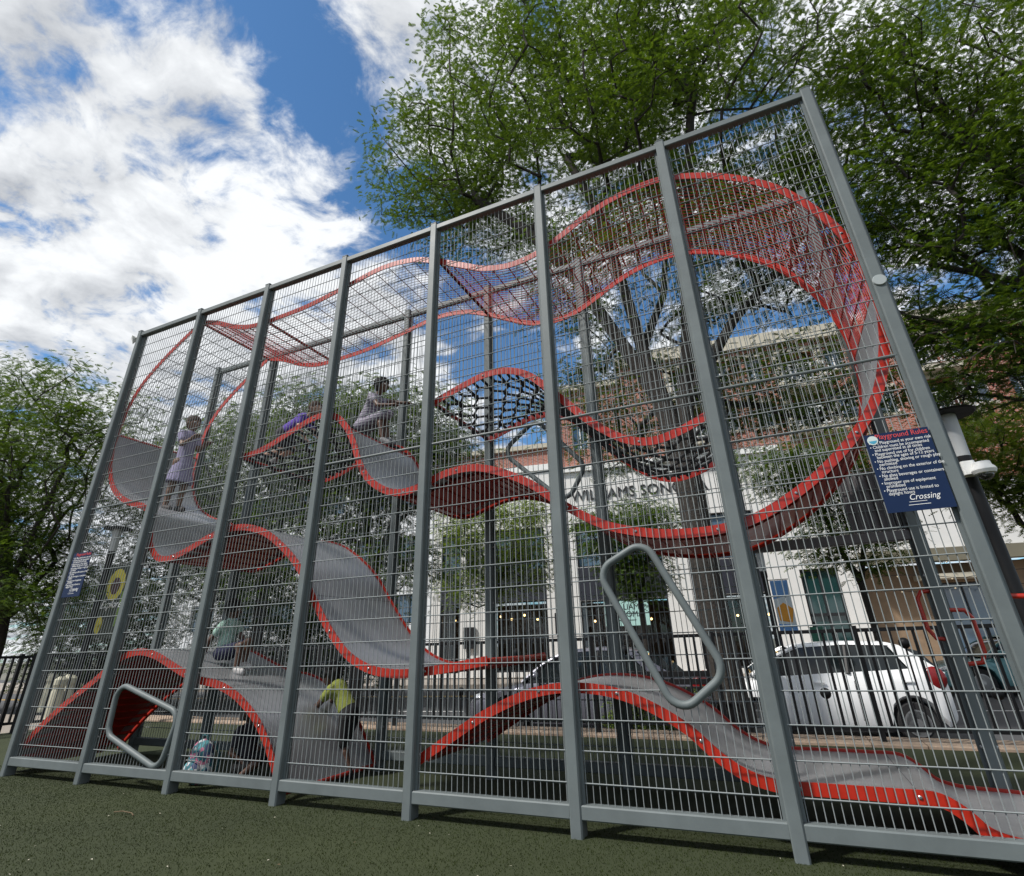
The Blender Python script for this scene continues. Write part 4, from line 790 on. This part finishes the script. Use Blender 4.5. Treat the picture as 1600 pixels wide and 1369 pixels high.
banner('pale blue banner with orange shapes on the far lamp post', 8.5, 12.0, 1.35, 2.55, .42, BCR, [('sky_patch', BBL, [(0, .62), (.9, .7), (1, 1), (0, 1)]), ('orange_patch', BOR, [(.12, .2), (.8, .15), (1, .42), (.5, .55), (.1, .45)]), ('water_patch', BBL, [(0, 0), (1, 0), (1, .1), (0, .14)])])
bn = banner('dark banner with yellow flowers on the left lamp post', -9.45, 6.0, 1.7, 3.7, 1.0, BDK, [('flower', YEL, circ(.5, .72, .40, .22, 20)), ('flower_bud', YEL, circ(.18, .18, .15, .12)), ('stem', BGR, [(.86, .15), (.92, .15), (.95, .62), (.89, .62)])])
MB().add([(-9.45 + a, 6.0 - .011, 1.7 + c * 2.0) for a, c in circ(.5, .70, .21, .12, 16)], [tuple(range(16))]).build('flower_heart', mat('banner_brown', (.05, .02, .02), .7), bn)
text_mesh('lettering', 'Explore', .30, SWHITE, bn, Matrix.Translation((-9.42, 5.99, 2.5)) @ FRONT, .001, 'LEFT', .35)
# street sign, benches, bollards
sg = thing('parking_sign', 'small green and white parking sign on a thin pole by the tall mesh', 'sign', (9.25, 10.5, -.35)); MB().tube([(9.25, 10.5, -.35), (9.25, 10.5, 1.5)], .025, 8).build('pole', BLACK, sg); MB().b2((9.12, 10.46, .75), (9.38, 10.47, 1.08)).build('white_plate', WHITE, sg); MB().b2((9.12, 10.46, 1.085), (9.38, 10.47, 1.40)).build('green_plate', mat('sign_green', (.02, .12, .07), .5), sg)
bh = thing('park_bench', 'black slatted bench at the kerb behind the ribbon arch', 'bench', (6.9, 5.35, -.0))
for k in range(4): MB().bev((6.9, 5.2 + k * .11, .36), (1.7, .085, .035), .008, 0).build('seat_slat', BLACK, bh)
for k in range(3): MB().bev((6.9, 5.62, .50 + k * .11), (1.7, .03, .085), .008, 0).build('back_slat', BLACK, bh)
for xx in (6.15, 7.65):
    for yy in (5.22, 5.58): MB().bev((xx, yy, .015), (.05, .05, .65), .008).build('leg', BLACK, bh)
    MB().bev((xx, 5.655, .56), (.05, .035, .44), .006).build('back_post', BLACK, bh)
CRM = mat('cream_bollard', (.42, .40, .30), .75, 0, .15, 6)
for k, (lab, bx, by) in enumerate([('cream bollard nearest the left end post', -6.1, 3.7), ('second cream bollard from the left end post', -6.8, 4.3), ('third cream bollard from the left end post', -7.8, 4.8), ('cream bollard farthest from the left end post', -9.2, 5.2)]):
    bb = thing('bollard', lab, 'bollard', (bx, by, -.01), group='cream bollards by the left fence'); MB().lathe([(.13, -.01), (.13, .55), (.10, .60), (.10, .66), (.13, .70), (.12, .80), (.05, .86)], (bx, by, 0), 16).build('shaft', CRM, bb, smooth=40); MB().lathe([(.15, -.012), (.15, .06), (.132, .09)], (bx, by, 0), 16).build('base', CRM, bb, smooth=40)
# string lights on the tan shopfront
for j in range(3):
    sl = thing('string_lights', ('upper', 'middle', 'lower')[j] + ' string of small bulbs sagging before the tan shopfront', 'string lights', (FO.x, FO.y, 0), AZ); pts = [(7.6 + k * .5, -.45 + .02 * j, 3.75 - .5 * j + .25 * abs(math.sin(k * .32 + j))) for k in range(26)]
    MB().tube(pts, .012, 4).build('cable', BLACK, sl, world=False); bl = MB()
    for p in pts[::2]: bl.ball((p[0], p[1], p[2] - .06), .035, 6, 4)
    bl.build('bulb_row', mat('small_bulb', (.6, .5, .35), .3), sl, world=False, kind='stuff')
# ---------------------------------------------------------------- people
def capsule(b, p, q, r0, r1, n=10):
    p, q = Vector(p), Vector(q); d = q - p
    if d.length < 1e-5: b.ball(p, r0, n, 7); return
    u = d.normalized(); P_, R_ = [], []
    for k in range(4): a = math.pi / 2 * k / 3.2; P_.append(p - u * r0 * math.cos(a)); R_.append(max(.001, r0 * math.sin(a)))
    for t in (0, .33, .66, 1): P_.append(p + d * t); R_.append(r0 + (r1 - r0) * t)
    for k in range(3, -1, -1): a = math.pi / 2 * k / 3.2; P_.append(q + u * r1 * math.cos(a)); R_.append(max(.001, r1 * math.sin(a)))
    b.tube(P_, R_, n)
def remeshed(b, name, m, parent, voxel, smooth=4, deci=None):
    me = bpy.data.meshes.new(name); me.from_pydata(b.v, [], b.f); o = bpy.data.objects.new(name + '_tmp', me); COL.objects.link(o)
    md = o.modifiers.new('r', 'REMESH'); md.mode = 'VOXEL'; md.voxel_size = voxel; md.use_smooth_shade = True
    sm = o.modifiers.new('s', 'SMOOTH'); sm.iterations = smooth; sm.factor = .5
    if deci: dm = o.modifiers.new('d', 'DECIMATE'); dm.ratio = deci
    dg = bpy.context.evaluated_depsgraph_get(); dg.update(); e = bpy.data.meshes.new_from_object(o.evaluated_get(dg)); bpy.data.objects.remove(o)
    e.transform(Matrix.Translation(-origin(parent))); e.materials.clear(); e.materials.append(m); e.name = name
    e.polygons.foreach_set('use_smooth', [True] * len(e.polygons)); r = bpy.data.objects.new(name, e); COL.objects.link(r); r.parent = parent; return r
def hand(b, wrist, d, up, s, side):
    """palm, four unequal bent fingers and a thumb leaving the side of the palm"""
    d = Vector(d).normalized(); up = Vector(up); lat = d.cross(up).normalized(); up = lat.cross(d).normalized(); w = Vector(wrist)
    for k in (-1, 0, 1): capsule(b, w + lat * k * .016 * s, w + d * .055 * s + lat * k * .022 * s, .017 * s, .017 * s, 8)
    for k, l in enumerate((.052, .062, .058, .044)):
        o = w + d * .060 * s + lat * (k - 1.5) * .0185 * s; m1 = o + d * l * .55 * s - up * .004 * s; capsule(b, o, m1, .0095 * s, .009 * s, 7); capsule(b, m1, m1 + (d * .8 - up * .55) * l * .55 * s, .009 * s, .0075 * s, 7)
    t0 = w + d * .02 * s + lat * side * .030 * s; t1 = t0 + (d * .6 + lat * side * .7) * .035 * s; capsule(b, t0, t1, .0115 * s, .010 * s, 7); capsule(b, t1, t1 + (d * .9 + lat * side * .15) * .026 * s, .010 * s, .008 * s, 7)
SK = {'dark': mat('skin_dark', (.105, .052, .032), .5, 0, .1, 20), 'brown': mat('skin_brown', (.20, .105, .066), .5, 0, .1, 20), 'light': mat('skin_light', (.42, .25, .18), .5, 0, .08, 20)}
EYEW = mat('eye_white', (.7, .7, .68), .3); EYED = mat('eye_dark', (.01, .008, .006), .2)
def cloth(name, c, var=.15): return mat('cloth_' + name, c, .85, 0, var, 25, .4, 90)
def striped(name, c1, c2, sc):
    m = bpy.data.materials.new(name); m.use_nodes = True; nt = m.node_tree; b = nt.nodes['Principled BSDF']; tc = nt.nodes.new('ShaderNodeTexCoord'); w = nt.nodes.new('ShaderNodeTexWave'); w.bands_direction = 'Z'; w.inputs['Scale'].default_value = sc; w.inputs['Distortion'].default_value = .6
    nt.links.new(tc.outputs['Object'], w.inputs['Vector']); r = nt.nodes.new('ShaderNodeMix'); r.data_type = 'RGBA'; r.inputs['A'].default_value = (*c1, 1); r.inputs['B'].default_value = (*c2, 1); nt.links.new(w.outputs['Fac'], r.inputs['Factor']); nt.links.new(r.outputs['Result'], b.inputs['Base Color']); b.inputs['Roughness'].default_value = .85; return m
def person(label, s, J, skin, hairc, look, top, bottom, shoe, hair='short', skirt=False, sleeve=.5, leg=.55, loc=None):
    """J: world joints. s: scale against a 1.35 m child"""
    J = {k: Vector(v) for k, v in J.items()}; base = loc or (J['pelvis'].x, J['pelvis'].y, min(J['anL'].z, J['anR'].z) - .06 * s)
    T = thing('person', label, 'person', base); b = MB(); sk = SK[skin]; look = Vector(look).normalized()
    sp = J['neck'] - J['pelvis']; side = (J['shL'] - J['shR']).normalized(); nk = J['neck']; hd = J['head']
    capsule(b, J['pelvis'], J['pelvis'] + sp * .45, .092 * s, .085 * s, 14); capsule(b, J['pelvis'] + sp * .45, J['pelvis'] + sp * .85, .088 * s, .092 * s, 14)
    for q in ('L', 'R'):
        capsule(b, J['pelvis'] + sp * .55, J['sh' + q] - Vector((0, 0, .03 * s)), .075 * s, .05 * s); capsule(b, nk - sp.normalized() * .03 * s, J['sh' + q], .04 * s, .042 * s)
        capsule(b, J['pelvis'], J['hi' + q], .085 * s, .075 * s); capsule(b, J['sh' + q], J['el' + q], .040 * s, .031 * s); capsule(b, J['el' + q], J['wr' + q], .031 * s, .021 * s)
        capsule(b, J['hi' + q], J['kn' + q], .072 * s, .048 * s); capsule(b, J['kn' + q], J['an' + q], .048 * s, .030 * s)
        cf = J['kn' + q] + (J['an' + q] - J['kn' + q]) * .33; capsule(b, cf, cf + (J['an' + q] - J['kn' + q]) * .1, .047 * s, .042 * s)
        capsule(b, J['an' + q] - Vector((0, 0, .03 * s)), J['to' + q], .033 * s, .024 * s)
        dh = (J['wr' + q] - J['el' + q]); up = Vector((0, 0, 1)) if abs(dh.normalized().z) < .85 else look
        hand(b, J['wr' + q], dh.normalized() + look * .15, up, s, 1 if q == 'L' else -1)
    capsule(b, nk - sp.normalized() * .05 * s, hd - Vector((0, 0, .03 * s)), .040 * s, .038 * s)
    # head: skull, jaw, nose, ears, lips
    b.ball(hd, (.080 * s, .080 * s, .098 * s), 16, 12); up = Vector((0, 0, 1)); lt = look.cross(up).normalized()
    b.ball(hd - look * .02 * s + up * .02 * s, (.085 * s, .085 * s, .088 * s), 16, 12); capsule(b, hd + look * .03 * s - up * .045 * s, hd + look * .048 * s - up * .075 * s, .050 * s, .030 * s)
    capsule(b, hd + look * .078 * s - up * .002 * s, hd + look * .096 * s - up * .026 * s, .010 * s, .014 * s, 8); capsule(b, hd + look * .078 * s - up * .052 * s - lt * .016 * s, hd + look * .078 * s - up * .052 * s + lt * .016 * s, .009 * s, .009 * s, 8)
    for q in (-1, 1): b.ball(hd + lt * q * .082 * s - up * .008 * s, (.018 * s, .014 * s, .026 * s), 10, 7)
    remeshed(b, 'body', sk, T, .0075 * s, 3, .6)
    for q in (-1, 1):
        e = hd + look * .072 * s + lt * q * .031 * s + up * .004 * s; eo = MB().ball(e, .0125 * s, 10, 7).build('eye', EYEW, T, smooth=True); MB().ball(e + look * .007 * s, .0075 * s, 8, 6).build('iris', EYED, eo, smooth=True)
    hb = MB(); g = random.Random(label)
    hb.ball(hd - look * .022 * s + up * .030 * s, (.098 * s, .098 * s, .095 * s), 16, 10); hb.ball(hd - look * .04 * s - up * .01 * s, (.080 * s, .080 * s, .085 * s), 14, 10)
    if hair == 'curly':
        for k in range(70):
            v = Vector((g.gauss(0, 1), g.gauss(0, 1), g.gauss(.45, 1))).normalized()
            if v.dot(look) > .55 and v.z < .55: continue
            if v.z < -.45: continue
            hb.ball(hd - look * .02 * s + up * .02 * s + v * .098 * s, .028 * s, 7, 5)
    if hair == 'long':
        for k in range(-2, 3): capsule(hb, hd - look * .05 * s + lt * k * .03 * s, hd - look * .085 * s + lt * k * .034 * s - up * .22 * s, .04 * s, .026 * s)
    if hair == 'bun': hb.ball(hd - look * .095 * s + up * .09 * s, .05 * s, 12, 8)
    remeshed(hb, 'hair', mat('hair_' + hairc, {'black': (.012, .010, .009), 'brown': (.07, .035, .02)}[hairc], .7, 0, .3, 60, .6, 120), T, .009 * s, 2, .6)
    # shirt
    c = MB(); capsule(c, J['pelvis'] + sp * .02, J['pelvis'] + sp * .5, .104 * s, .100 * s, 14); capsule(c, J['pelvis'] + sp * .45, J['pelvis'] + sp * .84, .100 * s, .100 * s, 14)
    for q in ('L', 'R'):
        capsule(c, J['pelvis'] + sp * .55, J['sh' + q] - Vector((0, 0, .02 * s)), .09 * s, .062 * s); capsule(c, nk - sp.normalized() * .045 * s, J['sh' + q], .05 * s, .055 * s)
        ev = J['sh' + q] + (J['el' + q] - J['sh' + q]) * sleeve; capsule(c, J['sh' + q], ev, .056 * s, .052 * s)
    if skirt:
        for k in range(20):
            a = 2 * math.pi * k / 20; dv = look * math.cos(a) + side * math.sin(a); capsule(c, J['pelvis'] + up * .06 * s + dv * .05 * s, J['pelvis'] - up * .30 * s + dv * .155 * s, .045 * s, .022 * s)
    remeshed(c, 'dress' if skirt else 'shirt', top, T, .010 * s, 3, .6)
    if bottom is not None:
        c = MB(); capsule(c, J['pelvis'], J['pelvis'] + sp * .10, .107 * s, .105 * s, 14)
        for q in ('L', 'R'): capsule(c, J['pelvis'], J['hi' + q], .10 * s, .090 * s); capsule(c, J['hi' + q], J['hi' + q] + (J['kn' + q] - J['hi' + q]) * leg * 1.3, .088 * s, .070 * s)
        remeshed(c, 'shorts', bottom, T, .010 * s, 3, .6)
    for q in ('L', 'R'):
        c = MB(); a, t = J['an' + q], J['to' + q]; capsule(c, a - up * .028 * s, t, .042 * s, .032 * s); capsule(c, a - up * .045 * s, t - up * .012 * s, .036 * s, .032 * s); remeshed(c, 'shoe', shoe, T, .009 * s, 2, .6)
    return T
def pose(x, y, z, s, P):
    """P: side view offsets (dx, dz) or (dx, dy, dz); limbs given for L (far, +y) and R (near, -y)"""
    o = {}
    for k, v in P.items():
        yy = (.105 if k.endswith('L') else -.105) if k[:2] in ('sh', 'el', 'wr') else ((.062 if k.endswith('L') else -.062) if k[:2] in ('hi', 'kn', 'an', 'to') else 0)
        o[k] = (x + v[0] * s, y + (v[1] * s if len(v) == 3 else yy * s), z + v[-1] * s)
    return o
S_ = 1.12
person('child in a lavender dress standing on the upper deck, facing right', S_, pose(.80, .72, 3.10, S_, dict(pelvis=(0, .70), neck=(.0, 1.10), head=(.03, 1.235), shL=(.0, 1.06), shR=(0, 1.06), elL=(.09, .86), elR=(.10, -.15, .87), wrL=(.22, .92), wrR=(.26, -.12, .95), hiL=(0, .66), hiR=(0, .66), knL=(.03, .37), knR=(-.02, .37), anL=(.01, .085), anR=(-.07, .085), toL=(.12, .04), toR=(.04, .04))),
       'brown', 'brown', (1, -.1, -.1), cloth('lavender', (.30, .27, .42)), None, mat('sandal', (.05, .04, .04), .7), 'bun', skirt=True, sleeve=.55)
person('child in a purple shirt crawling up the rope net', .95, pose(2.80, .78, 3.60, .95, dict(pelvis=(-.05, .42), neck=(.36, .60), head=(.50, .70), shL=(.32, .56), shR=(.32, .56), elL=(.42, .36), elR=(.38, -.16, .36), wrL=(.58, .22), wrR=(.52, -.14, .18), hiL=(-.05, .40), hiR=(-.05, .40), knL=(.10, .14), knR=(-.02, .12), anL=(-.22, .08), anR=(-.32, .10), toL=(-.32, .02), toR=(-.42, .04))),
       'light', 'brown', (1, -.2, .05), cloth('purple', (.13, .07, .42)), cloth('charcoal', (.05, .05, .06)), mat('shoe_grey', (.2, .2, .21), .7), 'short', sleeve=.5)
STR = striped('cloth_grey_stripe', (.42, .40, .46), (.16, .13, .19), 9)
person('child in grey stripes crouched at the top of the slide, arms stretched forward', .98, pose(3.98, .95, 3.73, .98, dict(pelvis=(0, .22), neck=(.20, .62), head=(.28, .75), shL=(.19, .57), shR=(.19, .57), elL=(.40, .52), elR=(.36, -.16, .38), wrL=(.62, .46), wrR=(.55, -.12, .36), hiL=(0, .18), hiR=(0, .18), knL=(.30, .30), knR=(.32, .26), anL=(.38, -.02), anR=(.40, -.06), toL=(.50, -.10), toR=(.51, -.14))),
       'dark', 'black', (1, -.05, -.05), STR, STR, mat('shoe_grey', (.2, .2, .21), .7), 'curly', sleeve=.45, leg=.95)
person('child in a mint shirt squatting on the low deck, seen from behind', .93, pose(2.42, .72, 1.09, .93, dict(pelvis=(0, .17), neck=(.02, .52), head=(.03, .66), shL=(.02, .48), shR=(.02, .48), elL=(.14, .32), elR=(-.10, -.19, .28), wrL=(.30, .22), wrR=(-.14, -.20, .08), hiL=(.0, .14), hiR=(0, .14), knL=(.33, .27), knR=(.34, .22), anL=(.30, .03), anR=(.32, -.02), toL=(.42, -.02), toR=(.44, -.07))),
       'dark', 'black', (.9, .45, -.05), cloth('mint', (.42, .62, .52)), cloth('navy', (.012, .014, .05)), mat('shoe_white', (.6, .58, .57), .6), 'curly', sleeve=.5)
person('child in a lime shirt bending towards the low slide', .98, pose(4.02, 1.12, 0.0, .98, dict(pelvis=(.02, .60), neck=(-.20, .89), head=(-.29, .98), shL=(-.20, .84), shR=(-.18, .84), elL=(-.34, .70), elR=(-.31, -.15, .68), wrL=(-.46, .68), wrR=(-.44, -.16, .64), hiL=(.02, .56), hiR=(.04, .56), knL=(-.06, .33), knR=(.02, .31), anL=(.0, .085), anR=(.14, .085), toL=(-.13, .04), toR=(.02, .04))),
       'dark', 'black', (-1, -.1, -.15), cloth('lime', (.27, .31, .06)), cloth('black', (.012, .012, .013)), mat('shoe_black', (.02, .02, .02), .7), 'curly', sleeve=.5, leg=.75)
person('child in dark clothes sitting on the turf under the low arch', .95, pose(2.92, .82, 0.0, .95, dict(pelvis=(0, .11), neck=(-.04, .50), head=(-.02, .63), shL=(-.04, .46), shR=(-.04, .46), elL=(.02, .27), elR=(-.06, -.17, .25), wrL=(.20, .22), wrR=(.14, -.14, .16), hiL=(.0, .10), hiR=(0, .10), knL=(.30, .26), knR=(.32, -.14, .16), anL=(.40, .06), anR=(.20, -.22, .06), toL=(.50, .03), toR=(.28, -.27, .04))),
       'dark', 'black', (1, -.25, -.1), cloth('slate', (.035, .033, .045)), cloth('black', (.012, .012, .013)), mat('shoe_black', (.02, .02, .02), .7), 'short', sleeve=.6)
# ---------------------------------------------------------------- backpack
def pattern():
    m = bpy.data.materials.new('patterned_fabric'); m.use_nodes = True; nt = m.node_tree; b = nt.nodes['Principled BSDF']; tc = nt.nodes.new('ShaderNodeTexCoord'); v = nt.nodes.new('ShaderNodeTexVoronoi'); v.inputs['Scale'].default_value = 26; nt.links.new(tc.outputs['Object'], v.inputs['Vector'])
    r = nt.nodes.new('ShaderNodeValToRGB'); nt.links.new(v.outputs['Color'], r.inputs[0]); e = r.color_ramp.elements; r.color_ramp.interpolation = 'CONSTANT'; e[0].color = (.03, .16, .20, 1); e[1].position = .8; e[1].color = (.5, .16, .26, 1)
    for p, c in ((.3, (.10, .32, .36, 1)), (.5, (.55, .58, .6, 1)), (.66, (.05, .07, .16, 1))): q = e.new(p); q.color = c
    nt.links.new(r.outputs[0], b.inputs['Base Color']); b.inputs['Roughness'].default_value = .8; return m
BG = pattern(); bp_ = thing('backpack', 'teal and pink patterned backpack standing on the turf under the low arch', 'backpack', (2.72, .42, 0))
c = MB(); c.ball((2.72, .42, .19), (.155, .10, .20), 16, 12); c.ball((2.72, .42, .12), (.165, .115, .13), 16, 12); c.ball((2.72, .42, .26), (.14, .09, .14), 16, 12); remeshed(c, 'bag', BG, bp_, .012, 3)
c = MB(); c.ball((2.72, .33, .13), (.115, .06, .10), 14, 10); remeshed(c, 'front_pocket', BG, bp_, .01, 2)
MB().tube([(2.67, .42, .385), (2.68, .42, .43), (2.76, .42, .43), (2.77, .42, .385)], .010, 6).build('handle', cloth('teal_strap', (.03, .12, .14)), bp_, smooth=True)
for s in (-1, 1): MB().tube([(2.72 + s * .07, .50, .36), (2.72 + s * .10, .55, .25), (2.72 + s * .12, .53, .08)], .014, 6).build('strap', cloth('teal_strap', (0, 0, 0)), bp_, smooth=True)
MB().tube([(2.60, .318, .20), (2.66, .290, .225), (2.78, .290, .225), (2.84, .318, .20)], .005, 5).build('zip', BOLT, bp_)
